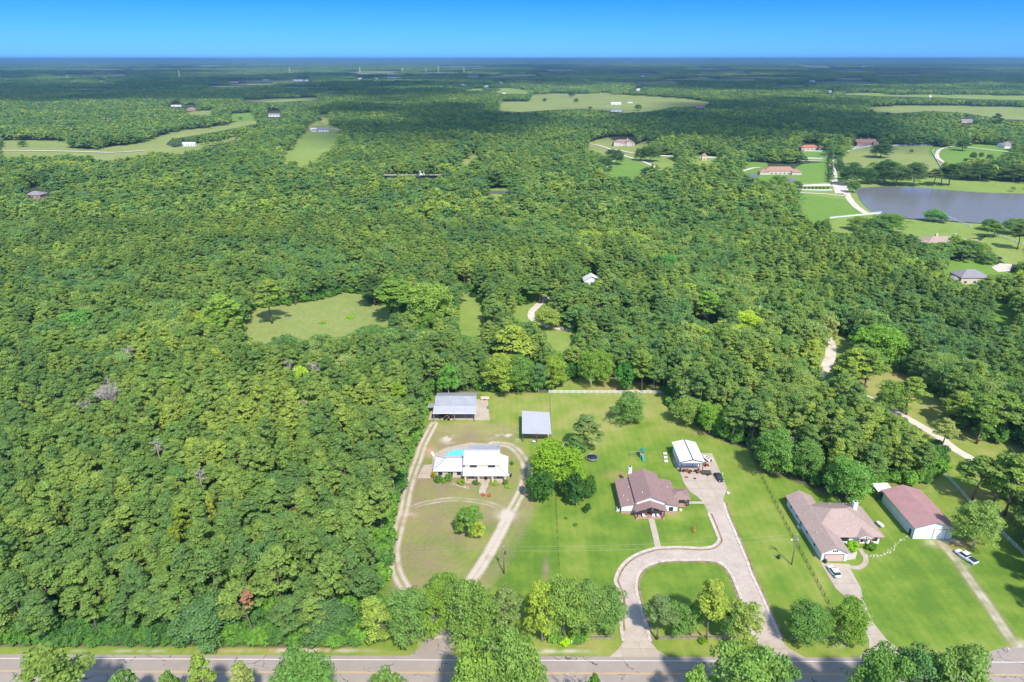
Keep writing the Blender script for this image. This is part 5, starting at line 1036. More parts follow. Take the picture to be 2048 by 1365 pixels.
far_house(1232, 210, 20, .5, 4.5, 2.5, 'white', 'whiteroof', 'white barn in the middle of the far pasture', 'white_barn', 'x', catg='barn', nwin=2)
far_house(1260, 207, 10, .6, 4.0, 2.5, 'white', 'greysh', 'small white farmhouse beside the far pasture barn', 'small_farmhouse', 'x', nwin=2)
far_house(1232, 224, 21, .5, 4.0, 2.0, 'white', 'greyroof', 'grey-roofed open barn at the front of the far pasture', 'grey_barn', 'x', catg='barn', nwin=2)
far_house(1402, 216, 16, .5, 4.0, 2.5, 'cream', 'redtile', 'red-roofed farmhouse at the right end of the far pasture', 'red_house', 'x', nwin=2)
far_house(1281, 182, 16, .5, 5.0, 4.0, 'white', 'whiteroof', 'white house behind the far pasture tree line', 'white_house', 'hip', nwin=2)
far_house(1934, 246, 22, .4, 4.0, 3.0, 'cream', 'greysh', 'pale house in front of the far right field', 'pale_house', 'x', nwin=3)
far_house(845, 350, 10, .6, 3, 1.5, 'white', 'whiteroof', 'tiny white shed beside the strip of far lane', 'small_shed', 'x', catg='shed', nwin=1)
far_house(1408, 322, 9, .8, 7, 2.5, 'stone', 'pinksh', 'little stone gatehouse tower in the estate garden', 'gatehouse', 'hip', nwin=1)
for i, (px, py, wp, lb) in enumerate([(466,166,18,'red and white far building at the left end of the long pale field'),(531,162,10,'small far white house in the middle of the long pale field'),(596,163,18,'left of two far white houses at the right end of the long pale field'),(616,163,12,'right of two far white houses at the right end of the long pale field'),
        (350,141,12,'tiny white roof far left below the horizon'),(720,159,14,'far white roofs left of the long far warehouse'),(752,159,10,'little far white roof next to the long far warehouse'),(788,157,28,'long far white warehouse in the dark woods'),(945,155,22,'red-topped far white building in the dark woods'),(1002,167,10,'far white house left of the small green field'),
        (971,175,12,'far white house above the small green field'),(1285,154,10,'far white roof centre right of the dark woods'),(1172,163,8,'small far white roof above the far pasture'),(1402,213,3,'tiny far shed by the red-roofed farmhouse'),(1727,134,18,'long far white building near the right horizon'),(1624,164,12,'far white barn in the right dark woods'),
        (1686,146,12,'far pale house in the right dark woods'),(1657,186,12,'far white shed before the right green field'),(1860,197,5,'tiny white shed on the far right green field'),(926,172,14,'far white house left of the long green field'),(1008,301-110,6,'tiny far farm shed beside the far pasture corner'),(205,165,8,'tiny far pale roof in the left dark woods'),(790,122,22,'far pale town roofs at the horizon'),(1340,126,18,'far white roofs near the right part of the horizon')]):
    if wp > 4: far_house(px, py, wp, .4, 6, 2.5, 'white', ('redtile' if 'red' in lb[:8] else 'whiteroof'), lb, 'distant_building', 'x', catg='building', nwin=0)
# transmission towers
def pylon(px, by, ty, lb):
    b = P(px, by); h = max(25, min(60, hgt(px, by, ty))); T = Thing('transmission_tower', (b.x, b.y, 0), lb, 'pylon', 'transmission towers far off', world=False); m = MB(); k = h * .09
    for sx in (-1, 1):
        for sy in (-1, 1): m.bar((sx*k, sy*k, 0), (sx*k*.15, sy*k*.15, h), h*.018)
    for i in range(6):
        z = h * i / 6; q = k * (1 - .85 * i / 6); m.bar((-q, -q, z), (q*.85, -q*.85, z + h/6), h*.012)
    T.part('mast', m, M['white']); 
    for z in (.75, .87): T.part('crossarm', MB().bar((-h*.14, 0, h*z), (h*.14, 0, h*z), h*.016), M['white'])
for px, by, ty, pl in ((360,158,141,'leftmost of the far transmission towers'),(137,162,150,'short far transmission tower at the far left'),(580,150,134,'far transmission tower left of centre'),(720,146,134,'far transmission tower beside the pale strip'),(805,147,136,'far transmission tower behind the warehouse'),(852,146,136,'far transmission tower right of the warehouse'),(877,146,131,'tallest of the far central transmission towers'),(928,148,136,'rightmost far transmission tower')):
    pylon(px, by, ty, pl)
# ---------------------------------------------------------------- vehicles
def car(loc, rz, kind, paint, label):
    T = Thing('pickup_truck' if kind == 'pickup' else 'car', loc, label, 'pickup truck' if kind == 'pickup' else 'car', rz=rz, world=False); wdt = .92 if kind != 'pickup' else 1.0
    L = 4.75 if kind != 'pickup' else 5.8
    def ring_(y, hw, z0, z1, tk=.8): return [(-hw, y, z0), (-hw*1.0, y, (z0+z1)*.55), (-hw*tk, y, z1), (hw*tk, y, z1), (hw*1.0, y, (z0+z1)*.55), (hw, y, z0)]
    if kind == 'pickup': st = [(-L/2,.9,.5,.95),(-L/2+.1,.97,.35,1.05),(-.6,1,.32,1.08),(1.2,1,.32,1.08),(2.2,.96,.32,1.05),(L/2-.15,.9,.4,.95),(L/2,.75,.5,.8)]
    else: st = [(-L/2,.7,.5,.75),(-L/2+.2,.86,.32,.92),(-1.5,.92,.28,.96),(0,.93,.26,.94),(1.2,.92,.26,.90),(L/2-.35,.84,.3,.78),(L/2,.62,.42,.62)]
    T.part('body', MB().loft([ring_(y, hw, a, b, .86) for y, hw, a, b in st], False), M[paint])
    def cab(y0, y1, y2, y3, hw, zb, zt, tp): 
        return [[(-hw, y, zb), (hw, y, zb), (hw*tp, yy, zt), (-hw*tp, yy, zt)] for y, yy in ((y0, y1), (y3, y2))]
    if kind == 'pickup': c0 = (-.55, -.4, .95, 1.75, .92, 1.06, 1.72, .9)
    else: c0 = (-1.95, -1.25, .2, 1.15, .84, .9, 1.42, .9)
    y0, y1, y2, y3, hw, zb, zt, tp = c0
    v_ = [(-hw,y0,zb),(hw,y0,zb),(hw,y3,zb),(-hw,y3,zb),(-hw*tp,y1,zt),(hw*tp,y1,zt),(hw*tp,y2,zt),(-hw*tp,y2,zt)]
    T.part('windows', MB().hull(v_[:4], v_[4:]), M['glass'])
    T.part('roof', MB().box(-hw*tp-.02, hw*tp+.02, y1-.03, y2+.03, zt-.02, zt+.04), M[paint])
    if kind == 'pickup':
        T.part('bed_cover', MB().box(-.8, .8, -L/2+.15, -.75, 1.05, 1.10), M['glass']); T.part('tailgate', MB().box(-.8, .8, -L/2-.03, -L/2+.04, .55, 1.0), M[paint])
    wy = L * .31
    for sx in (-1, 1):
        for sy in (-1, 1):
            w_ = T.part('wheel', MB().tube([(sx*(wdt-.22), sy*wy, .34), (sx*(wdt+.02), sy*wy, .34)], .34, 14), M['tyre']); T.part('rim', MB().tube([(sx*(wdt+.0), sy*wy, .34), (sx*(wdt+.03), sy*wy, .34)], .19, 10), M['steel'], w_)
        T.part('headlight', MB().box(sx*.66-.16, sx*.66+.16, L/2-.22, L/2-.08, .58, .72), M['paintw']); T.part('tail_light', MB().box(sx*.7-.12, sx*.7+.12, -L/2-.02, -L/2+.1, .62, .82), M['red'])
    return T
car((84.5, 142.4, .1), .10, 'car', 'carwhite', 'white sedan parked on the concrete drive below the pink garage door')
car((122.8, 148.2, .02), .38, 'pickup', 'carwhite', 'white pickup truck with a black bed cover on the grass by the dirt track')
car((66.5, 186.0, .1), math.pi + .10, 'car', 'cardark', 'dark blue-grey sedan parked at the edge of the concrete pad')
b = P(1996, 519); car((b.x, b.y, .32), 1.1, 'car', 'cardark', 'dark car parked by the gravel court of the long house')
# ---------------------------------------------------------------- utility poles and wires
POL = []
def upole(px, by, h, lb, lamp=False):
    b = P(px, by); T = Thing('utility_pole', (b.x, b.y, 0), lb, 'utility pole', world=False); T.part('pole', MB().tube([(0,0,0),(0,0,h)], [.17,.11], 8), M['pole'])
    T.part('transformer', MB().tube([(.32,0,h-2.1),(.32,0,h-1.2)], .24, 10), M['steel'] if lamp else M['darkwood'])
    T.part('insulator', MB().tube([(0,0,h),(0,0,h+.35)], [.09,.05], 6), M['white']); T.part('crossarm', MB().bar((-.5,0,h-.5),(.5,0,h-.5), .1), M['pole'])
    if lamp: T.part('lamp_arm', MB().bar((0,0,h-1.6),(-1.2,-.2,h-1.4), .08), M['steel']); T.part('lamp_head', MB().box(-1.6,-1.1,-.35,-.05,h-1.5,h-1.35), M['white'])
    POL.append(Vector((b.x, b.y, h)))
upole(1008, 1148, 8.6, 'dark utility pole standing beside the dirt loop track'); upole(1583, 1130, 9.8, 'utility pole with a lamp arm beside the black rail fence', True)
def wire(name, a, b, sag, lb, r=.018):
    pts = [a.lerp(b, i/16) - Vector((0, 0, sag * 4 * (i/16) * (1 - i/16))) for i in range(17)]; m = MB().tube(pts, r, 4); tag(m.build(name, M['steel']), lb, 'wire')
wire('power_line', POL[0] + Vector((0,0,.3)), POL[1] + Vector((0,0,.3)), 1.2, 'upper power line strung between the two utility poles'); wire('power_line', POL[0] - Vector((0,0,1.1)), POL[1] - Vector((0,0,1.1)), 1.4, 'lower power line strung between the two utility poles')
wire('power_line', POL[0] + Vector((0,0,.3)), Vector((-88, 139, 8.6)), 1.3, 'power line running left from the dark utility pole over the dirt loop')
# ---------------------------------------------------------------- fences
def fence(pts, sp, h, rails, mat, label, rw=.07, rh=.14, pw=.13, world=False, name='fence'):
    L = [Vector(p) for p in pts] if world else [P(*p) for p in pts]; T = Thing(name, (L[0].x, L[0].y, 0), label, 'fence'); rm = MB(); pm = None; np_ = 0
    tot = sum((b - a).length for a, b in zip(L[:-1], L[1:])); sp = max(sp, tot / 95)
    base = MB().box(-pw/2, pw/2, -pw/2, pw/2, 0, h + .1).mesh('post', M[mat])
    for a, b in zip(L[:-1], L[1:]):
        n = max(1, int((b - a).length / sp)); d = (b - a).normalized()
        for i in range(n + (b is L[-1])):
            p = a.lerp(b, i / n); o = link('post', base, T.root); o.location = (p.x - T.loc.x, p.y - T.loc.y, 0); o.rotation_euler = (0, 0, math.atan2(d.y, d.x))
        for k in range(rails):
            z = h * (k + .8) / rails - .05; rm.bar((a.x, a.y, z), (b.x, b.y, z), rw, rh)
    T.part('rail', rm, M[mat])
fence([(1098,787),(1325,787.5)], 2.4, 1.35, 3, 'white', 'white three-rail fence across the back of the mown lawns')
fence([(1470,868),(1492,893),(1530,968),(1572,1050),(1620,1140),(1672,1238),(1680,1250)], 2.4, 1.25, 3, 'darkwood', 'long black rail fence between the gravel drive and the tan-roofed house', .03, .05, .13)
fence([(1112,1000),(1116,1080),(1120,1150),(1122,1200)], 3.0, 1.2, 2, 'darkwood', 'thin dark wire fence between the farmyard and the mown lawn', .03, .03, .09)
fence([(1100,790),(1101,830),(1103,885),(1105,930)], 3.0, 1.2, 2, 'darkwood', 'thin dark wire fence behind the open carport', .03, .03, .09)
fence([(1168,1280),(1226,1279)], 3.0, 1.2, 3, 'wood', 'short weathered rail fence left of the curved drive mouth'); fence([(1319,1280),(1495,1279)], 3.0, 1.2, 3, 'wood', 'long weathered rail fence across the front of the drive island'); fence([(1580,1281),(1676,1280)], 3.0, 1.2, 3, 'wood', 'weathered rail fence right of the straight drive')
fence([(1884,946),(1900,962),(1916,980),(1950,1020),(1985,1052),(2048,1112),(2085,1146)], 2.6, 1.3, 3, 'white', 'white rail fence running down the right side past the big round tree')
fence([(1660,438),(1690,435),(1720,432),(1762,427)], 3.2, 1.6, 4, 'white', 'white board fence between the green paddock and the near lake shore', .1, .16, .22)
fence([(1890,434),(1915,444),(1942,455)], 4.5, 1.6, 3, 'white', 'white fence running from the near shore tree down to the pine', .1, .16, .25); fence([(1978,468),(2010,478),(2045,490)], 4.5, 1.6, 3, 'white', 'white fence right of the long house', .1, .16, .25)
fence([(1600,374),(1640,371.5),(1660,371)], 5, 1.6, 2, 'white', 'white wall-like fence behind the clipped shrubs', .3, .4, .3); fence([(1596,381),(1640,382.5),(1664,382)], 5, 1.6, 2, 'white', 'white wall-like fence in front of the clipped shrubs', .3, .4, .3)
fence([(1652,345),(1660,368)], 5, 1.8, 3, 'white', 'white fence at the left of the avenue trees', .3, .3, .3); fence([(1608,303),(1662,304),(1650,318),(1615,318)], 5, 1.6, 3, 'white', 'white fence round the small paddock below the red-tiled villa', .3, .3, .3)
fence([(1672,322),(1690,306),(1710,298),(1740,293.5),(1790,292),(1866,291.5)], 6, 1.6, 3, 'white', 'white fence along the back of the oval meadow', .35, .35, .35); fence([(1868,300),(1864,306),(1872,320),(1882,337)], 6, 1.6, 3, 'white', 'white fence down the right side of the oval meadow', .3, .35, .3)
fence([(1310,312.5),(1356,314.5)], 5, 1.6, 3, 'white', 'white fence right of the big estate oaks', .3, .35, .3); fence([(1206,344),(1222,329),(1236,315)], 5, 1.6, 3, 'white', 'white fence up the left side of the front paddock', .3, .35, .3); fence([(1400,316),(1455,317)], 5, 1.6, 3, 'white', 'white fence behind the gatehouse tower', .3, .35, .3)
fence([(2020,256),(2060,255)], 8, 1.8, 2, 'white', 'white fence at the far right beyond the tall pine', .5, .5, .4); fence([(1925,290),(1965,287),(2024,293)], 6, 1.6, 3, 'white', 'white fence along the back of the oval green lawn', .35, .35, .35)
# ---------------------------------------------------------------- estate shrubs and avenue
for i in range(8):
    b = P(1602 + i * 7.6, 378.5); plant('B', (b.x, b.y, 0), 2.4, 1.7, i, i, 'clipped round shrub in the row between the two white walls', 'clipped shrubs in a row', (.5,.6,.6), parts=False)
for i in range(9):
    for sx, side in ((-1, 'left'), (1, 'right')):
        t_ = i / 8; bx, by = 1668 + sx * (9 + 5 * t_) + (6 * t_), 322 + 42 * t_; b = P(bx, by); plant('O', (b.x, b.y, 0), 7.5, 4.0, i, i, 'dark avenue tree in the %s row of the brick avenue' % side, 'avenue trees', (.55,.68,.7), parts=False)
# ---------------------------------------------------------------- garden shrubs
for px, py, h, r, ti, lb in [(868,957,2.6,1.1,(2.2,.9,.8),'reddish crape myrtle at the left corner of the farmhouse'),(877,964,2.2,1.7,G0,'green round shrub below the reddish one'),(898,962,2.6,1.5,G0,'tall green shrub before the farmhouse wing'),(888,966,1.2,1.0,BR,'low bright shrub between the two green ones'),(923,968,1.5,1.5,(2.6,1.6,.7),'orange and yellow flowering shrub by the farmhouse porch'),(931,962,1.6,.9,(1.8,.8,.8),'dark red shrub at the left porch corner'),
        (952,968,.9,1.5,(1.1,1,.8),'low olive shrub left of the farmhouse path'),(1011,970,1.8,1.1,(1.1,.7,.8),'dark maroon-green shrub at the right porch corner'),(988,968,.6,1.8,(2.0,1.3,1.0),'brownish flower bed planting right of the farmhouse path'),(1016,975,.7,1.3,(1.5,1.3,.7),'low yellow-green shrub at the right end of the flower bed'),(1024,930,1.3,.8,G0,'small shrub at the right side wall of the farmhouse'),
        (1703,1103,3.2,2.0,BR,'bright green bush beside the entrance walk of the tan-roofed house'),(1742,1100,2.2,1.7,(1.2,1.2,.7),'round bush right of the entrance of the tan-roofed house'),(1151,1052,.9,.7,(.7,.8,.6),'right one of two tiny bushes on the mown lawn'),(1132,1038,.6,.6,(.7,.8,.6),'left one of two tiny bushes on the mown lawn'),
        (1405,1287,1.6,1.1,BR,'bright bush in front of the island rail fence'),(700,637,1.0,2.6,BR,'green weed clump in the middle of the hay clearing'),(645,648,.7,2.2,BR,'low weed clump at the left of the hay clearing'),(1130,1290,1.6,1.4,BR,'bright bush at the roadside left of the short rail fence'),(1005,1294,1.4,1.2,DK,'dark bush at the foot of the roadside oaks')]:
    b = P(px, py); plant('B', (b.x, b.y, 0), h, r, int(px) % 4, px % 6, lb, None, ti)
# ---------------------------------------------------------------- yard things
def small(name, px, py, label, cat, build, z=.02, rz=0.0, group=None):
    b = P(px, py); T = Thing(name, (b.x, b.y, z), label, cat, group, rz, world=False); build(T); return T
def tramp(T):
    T.part('mat', MB().tube([(0,0,.78),(0,0,.82)], 1.75, 28), M['black']); ring = [(2.0*math.cos(a), 2.0*math.sin(a), .85) for a in [i*math.pi/14 for i in range(29)]]
    T.part('frame', MB().tube(ring, .14, 6), M['steel']); 
    for i in range(4): a = i * math.pi/2 + .6; T.part('leg', MB().tube([(2*math.cos(a), 2*math.sin(a), 0), (2*math.cos(a), 2*math.sin(a), .82)], .05, 6), M['steel'])
small('trampoline', 1184, 919, 'round black trampoline on the lawn below the thin pine', 'trampoline', tramp)
def swing(T):
    T.part('tower_roof', MB().gable(-.9, .9, -.9, .9, 2.5, 3.3, 'y', .08), M['green']); T.part('platform', MB().box(-.8, .8, -.8, .8, 1.3, 1.42), M['wood'])
    for x_ in (-.75, .75):
        for y_ in (-.75, .75): T.part('post', MB().box(x_-.06, x_+.06, y_-.06, y_+.06, 0, 2.5), M['wood'])
    T.part('slide', MB().slab([(-.35,-.8,1.4),(.35,-.8,1.4),(.5,-3.0,.25),(-.2,-3.0,.25)], .08).bar((-.4,-.8,1.5),(-.25,-3.0,.4), .08).bar((.4,-.8,1.5),(.55,-3.0,.4), .08), M['green'])
    T.part('swing_beam', MB().bar((-.8,0,2.3),(-3.8,0,2.3), .12), M['wood']); T.part('a_frame', MB().bar((-3.8,0,2.3),(-4.1,-.9,0), .1).bar((-3.8,0,2.3),(-4.1,.9,0), .1), M['wood'])
    for x_ in (-1.8, -2.9): s_ = T.part('swing_seat', MB().box(x_-.25, x_+.25, -.1, .1, .45, .5), M['green']); T.part('chain', MB().bar((x_-.22,0,.5),(x_-.22,0,2.25), .03).bar((x_+.22,0,.5),(x_+.22,0,2.25), .03), M['steel'], s_)
small('playset', 1284, 915, 'green-roofed playset with slide and swings on the lawn', 'playset', swing)
def bench(T): T.part('seat', MB().box(-.55,.55,-.2,.2,.42,.52), M['white']); T.part('leg', MB().box(-.45,-.35,-.15,.15,0,.42), M['white']); T.part('leg', MB().box(.35,.45,-.15,.15,0,.42), M['white']); T.part('backrest', MB().box(-.55,.55,.16,.24,.5,.95), M['white'])
for py_, lb in ((911,'farthest of three small white seats left of the white garage'),(918.5,'middle one of three small white seats left of the white garage'),(926,'nearest of three small white seats left of the white garage')): small('lawn_bench', 1330 + (py_-911)*.15, py_, lb, 'garden seat', bench, group='white seats on the lawn')
def tank(T): T.part('tank', MB().tube([(-1.3,0,.75),(-1.15,0,.75),(-.9,0,.75),(.9,0,.75),(1.15,0,.75),(1.3,0,.75)], [.12,.38,.5,.5,.38,.12], 14), M['white']); T.part('foot', MB().box(-.85,-.7,-.35,.35,0,.35), M['concrete']); T.part('foot', MB().box(.7,.85,-.35,.35,0,.35), M['concrete']); T.part('lid', MB().tube([(0,0,1.2),(0,0,1.4)], .18, 8), M['white'])
small('propane_tank', 1759, 1053, 'white propane tank on the grass between the tan-roofed house and the barn', 'propane tank', tank, rz=1.9)
def acu(T): T.part('housing', MB().box(-.45,.45,-.45,.45,0,.9), M['paintw']); T.part('fan_grille', MB().tube([(0,0,.9),(0,0,.94)], .36, 12), M['trim']); T.part('pad', MB().box(-.6,.6,-.6,.6,-.02,.05), M['concrete'])
small('air_conditioner', 1236, 1021, 'white air conditioner at the left wall of the brown-roofed house', 'air conditioner', acu); small('air_conditioner', 1599, 1056, 'air conditioner at the left wall of the tan-roofed house', 'air conditioner', acu); small('air_conditioner', 1018, 951, 'air conditioner at the right corner of the farmhouse', 'air conditioner', acu)
def binb(T): T.part('bin', MB().hull([(-.24,-.28,.05),(.24,-.28,.05),(.24,.28,.05),(-.24,.28,.05)], [(-.3,-.36,1.0),(.3,-.36,1.0),(.3,.36,1.0),(-.3,.36,1.0)]), M['bin']); T.part('lid', MB().hull([(-.32,-.4,1.0),(.32,-.4,1.0),(.32,.38,1.0),(-.32,.38,1.0)], [(-.28,-.32,1.12),(.28,-.32,1.12),(.28,.34,1.12),(-.28,.34,1.12)]), M['bin']); T.part('wheel', MB().tube([(-.32,.3,.12),(-.26,.3,.12)], .12, 8), M['tyre']); T.part('wheel', MB().tube([(.26,.3,.12),(.32,.3,.12)], .12, 8), M['tyre'])
small('wheelie_bin', 1650, 1127, 'dark wheelie bin at the left of the pink garage door', 'bin', binb, .1); small('wheelie_bin', 1557, 1118, 'green wheelie bin alone on the grass left of the black fence', 'bin', binb); small('wheelie_bin', 1360, 944, 'left wheelie bin under the white canopy', 'bin', binb, .1); small('wheelie_bin', 1366.5, 945, 'right wheelie bin under the white canopy', 'bin', binb, .1); small('wheelie_bin', 1021.5, 954, 'dark wheelie bin at the right corner of the farmhouse', 'bin', binb)
def chair_(mat):
    def f(T):
        T.part('seat', MB().slab([(-.32,-.3,.42),(.32,-.3,.42),(.32,.3,.34),(-.32,.3,.34)], .05), M[mat]); T.part('backrest', MB().slab([(-.32,.28,.34),(.32,.28,.34),(.3,.62,1.0),(-.3,.62,1.0)], .05), M[mat])
        for x_ in (-.36, .36): T.part('armrest', MB().box(x_-.06, x_+.06, -.3, .4, .58, .63), M[mat]); T.part('leg', MB().box(x_-.05, x_+.05, -.3, -.2, 0, .58), M[mat]); T.part('leg', MB().box(x_-.05, x_+.05, .3, .4, 0, .58), M[mat])
    return f
small('garden_chair', 967, 993, 'left red garden chair at the foot of the farmhouse path', 'chair', chair_('red'), rz=.5); small('garden_chair', 978, 994, 'right red garden chair at the foot of the farmhouse path', 'chair', chair_('red'), rz=-.6)
for i, (x_, lb) in enumerate(((38.9,'leftmost light cushioned chair on the timber porch'),(41.6,'middle light cushioned chair on the timber porch'),(43.1,'rightmost light cushioned chair on the timber porch'))):
    T = Thing('porch_chair', (x_, 166.0, .16), lb, 'chair', rz=(.5, -.4, .4)[i], world=False); chair_('paintw')(T)
def aframe(T): T.part('frame', MB().bar((-.5,-.5,0),(0,-.5,2.0), .1).bar((.5,-.5,0),(0,-.5,2.0), .1).bar((-.5,.8,0),(0,.8,2.0), .1).bar((.5,.8,0),(0,.8,2.0), .1), M['orange']); T.part('top_beam', MB().bar((0,-.7,2.0),(0,1.0,2.0), .12), M['orange']); T.part('swing_seat', MB().box(-.25,.25,-.1,.4,.5,.58), M['orange'])
small('child_swing', 1388, 1066, 'small orange child swing on the lawn between path and drive', 'swing', aframe)
def drum(T): T.part('barrel', MB().tube([(0,0,0),(0,0,.3),(0,0,.6),(0,0,.9)], [.28,.31,.31,.28], 12), M['blue']); T.part('lid', MB().tube([(0,0,.9),(0,0,.94)], .25, 12), M['blue'])
small('barrel', 1758, 997, 'left blue barrel behind the red-roofed barn', 'barrel', drum); small('barrel', 1761.5, 993, 'right blue barrel behind the red-roofed barn', 'barrel', drum)
def trailer(T):
    T.part('bed', MB().box(-.9,.9,-1.5,1.5,.5,.6), M['darkwood']); T.part('side_rail', MB().box(-.95,-.9,-1.5,1.5,.6,.85).box(.9,.95,-1.5,1.5,.6,.85), M['trim']); T.part('drawbar', MB().bar((-.5,1.5,.5),(0,2.6,.45), .08).bar((.5,1.5,.5),(0,2.6,.45), .08), M['trim'])
    for x_ in (-1.0, 1.0): T.part('wheel', MB().tube([(x_-.1,-.2,.3),(x_+.1,-.2,.3)], .3, 12), M['tyre'])
small('utility_trailer', 1413, 949, 'small dark utility trailer on the pad left of the dark sedan', 'trailer', trailer, .1, 1.5)
def mower(c1):
    def f(T):
        T.part('hood', MB().hull([(-.4,.3,.45),(.4,.3,.45),(.4,1.2,.45),(-.4,1.2,.45)], [(-.34,.3,.95),(.34,.3,.95),(.28,1.1,.8),(-.28,1.1,.8)]), M[c1]); T.part('deck', MB().box(-.65,.65,-.6,.5,.2,.42), M[c1]); T.part('seat', MB().box(-.28,.28,-.6,-.1,.6,.72).box(-.28,.28,-.68,-.58,.7,1.15), M['trim']); T.part('steering_wheel', MB().tube([(0,.1,1.1),(0,.14,1.13)], .2, 12), M['trim'])
        for x_ in (-.55, .55): T.part('wheel', MB().tube([(x_-.14,-.6,.32),(x_+.14,-.6,.32)], .34, 12), M['tyre']); T.part('wheel', MB().tube([(x_-.08,.95,.22),(x_+.08,.95,.22)], .22, 10), M['tyre'])
    return f
small('riding_mower', 1377, 945, 'red riding mower under the white canopy', 'riding mower', mower('red'), .1, .8); small('riding_mower', 1394, 945, 'grey and orange riding mower at the right under the white canopy', 'riding mower', mower('rust'), .1, -1.0)
def quad(T): mower('red')(T); T.part('rack', MB().box(-.4,.4,.5,1.2,1.0,1.05), M['steel'])
small('quad_bike', 1411, 932, 'red and black quad bike behind the pad trailer beside the garage wall', 'quad bike', quad, .1, .3)
def boat(T): T.part('hull', MB().loft([[(-.1,2.0,.8),(.1,2.0,.8),(.08,2.0,.6),(-.08,2.0,.6)],[(-.8,.8,.9),(.8,.8,.9),(.5,.8,.4),(-.5,.8,.4)],[(-.95,-1.6,.9),(.95,-1.6,.9),(.7,-1.6,.35),(-.7,-1.6,.35)]]), M['white']); T.part('windscreen', MB().box(-.6,.6,.3,.36,.9,1.25), M['glass']); T.part('engine', MB().box(-.2,.2,-1.95,-1.6,.5,1.3), M['trim']); T.part('seat', MB().box(-.5,.5,-.8,-.3,.91,1.15), M['red'])
small('small_boat', 1414, 921, 'small white boat on the pad beside the garage', 'boat', boat, .1, .5)
def pile(T):
    for i in range(5): T.part('plank', MB().bar((-1.0+.2*i,-1.0+.25*i,.08+.09*i),(.9-.1*i,1.0-.2*i,.1+.09*i), .18, .08), M['wood' if i % 2 else 'steel'])
small('scrap_pile', 1404, 914, 'pile of poles and planks at the back of the pad beside the garage', 'pile', pile, .1)
def cans(T): T.part('can', MB().tube([(-.2,0,0),(-.2,0,.45)], .16, 8), M['trim']); T.part('can', MB().tube([(.25,0,0),(.25,0,.45)], .16, 8), M['trim'])
small('paint_cans', 1389.5, 959, 'pair of black cans on the middle of the concrete pad', 'cans', cans, .1)
def toys(T): T.part('body', MB().hull([(-.5,-.25,.15),(.5,-.25,.15),(.5,.25,.15),(-.5,.25,.15)], [(-.4,-.2,.45),(.3,-.2,.4),(.3,.2,.4),(-.4,.2,.45)]), M['red']); T.part('wheel', MB().tube([(-.35,-.3,.13),(-.35,.3,.13)], .13, 8), M['tyre']); T.part('wheel', MB().tube([(.35,-.3,.13),(.35,.3,.13)], .13, 8), M['tyre'])
small('toy_car', 1373, 956, 'small red toy car on the concrete pad', 'toy', toys, .1)
def well(T): T.part('cap', MB().tube([(0,0,0),(0,0,.5),(0,0,.62)], [.42,.42,.2], 12), M['white']); T.part('pipe', MB().tube([(0,0,.6),(0,0,.8)], .08, 6), M['white'])
small('well_head', 1456, 988, 'white well head at the corner of the concrete pad', 'well head', well); small('well_head', 1361, 1022, 'small white cap on the grass right of the brown-roofed house', 'cap', well); small('marker_post', 1445, 950, 'short white marker post right of the dark sedan', 'post', lambda T: (T.part('post', MB().box(-.06,.06,-.06,.06,0,.8), M['white']), T.part('top', MB().box(-.1,.1,-.1,.1,.8,.86), M['white'])))
def mailbox(T): T.part('post', MB().box(-.05,.05,-.05,.05,0,1.05), M['wood']); T.part('box', MB().hull([(-.12,-.28,1.05),(.12,-.28,1.05),(.12,.28,1.05),(-.12,.28,1.05)], [(-.08,-.28,1.3),(.08,-.28,1.3),(.08,.28,1.3),(-.08,.28,1.3)]), M['white']); T.part('flag', MB().box(.12,.14,0,.2,1.2,1.4), M['red'])
small('mailbox', 711, 1281, 'small white mailbox post at the end of the left wood by the road', 'mailbox', mailbox); small('mailbox', 1143, 1292, 'white mailbox among the roadside weeds left of the short rail fence', 'mailbox', mailbox); small('mailbox', 2014, 1306, 'mailbox at the bottom right by the road', 'mailbox', mailbox)
def tractor(c1):
    def f(T):
        T.part('hood', MB().hull([(-.45,.2,.8),(.45,.2,.8),(.45,1.8,.8),(-.45,1.8,.8)], [(-.4,.2,1.5),(.4,.2,1.5),(.35,1.7,1.35),(-.35,1.7,1.35)]), M[c1]); T.part('seat', MB().box(-.3,.3,-.8,-.3,1.1,1.2).box(-.3,.3,-.86,-.78,1.2,1.6), M['trim']); T.part('canopy', MB().box(-.7,.7,-1.0,.2,2.15,2.25), M[c1])
        for x_ in (-.6, .6): T.part('canopy_post', MB().bar((x_,-.9,1.0),(x_,-.9,2.15), .07), M['trim']); T.part('wheel', MB().tube([(x_*1.3-.18,-.5,.7),(x_*1.3+.18,-.5,.7)], .7, 14), M['tyre']); T.part('wheel', MB().tube([(x_*1.2-.12,1.4,.42),(x_*1.2+.12,1.4,.42)], .42, 12), M['tyre'])
        T.part('fender', MB().box(-1.0,-.6,-1.1,.1,1.35,1.42).box(.6,1.0,-1.1,.1,1.35,1.42), M[c1])
    return f
small('tractor', 884, 837, 'black trailer-like tractor under the grey barn lean-to', 'tractor', tractor('cardark'), .1, .2); small('tractor', 895, 840, 'tan and rust coloured tractor under the grey barn lean-to', 'tractor', tractor('rust'), .1, -.3)
small('feed_trough', 970, 800, 'pale open trailer box at the back of the barn slab', 'trailer', lambda T: (T.part('box', MB().box(-1.7,1.7,-.6,.6,.4,1.1), M['cream']), T.part('wheel', MB().tube([(0,-.7,.3),(0,.7,.3)], .3, 10), M['tyre'])), .1)
small('feed_drum', 976, 818, 'small black drum on the right edge of the barn slab', 'drum', drum, .1)
def stool(T): T.part('box', MB().box(-.5,.5,-.35,.35,0,.55), M['green']); T.part('lid', MB().box(-.53,.53,-.38,.38,.55,.62), M['white'])
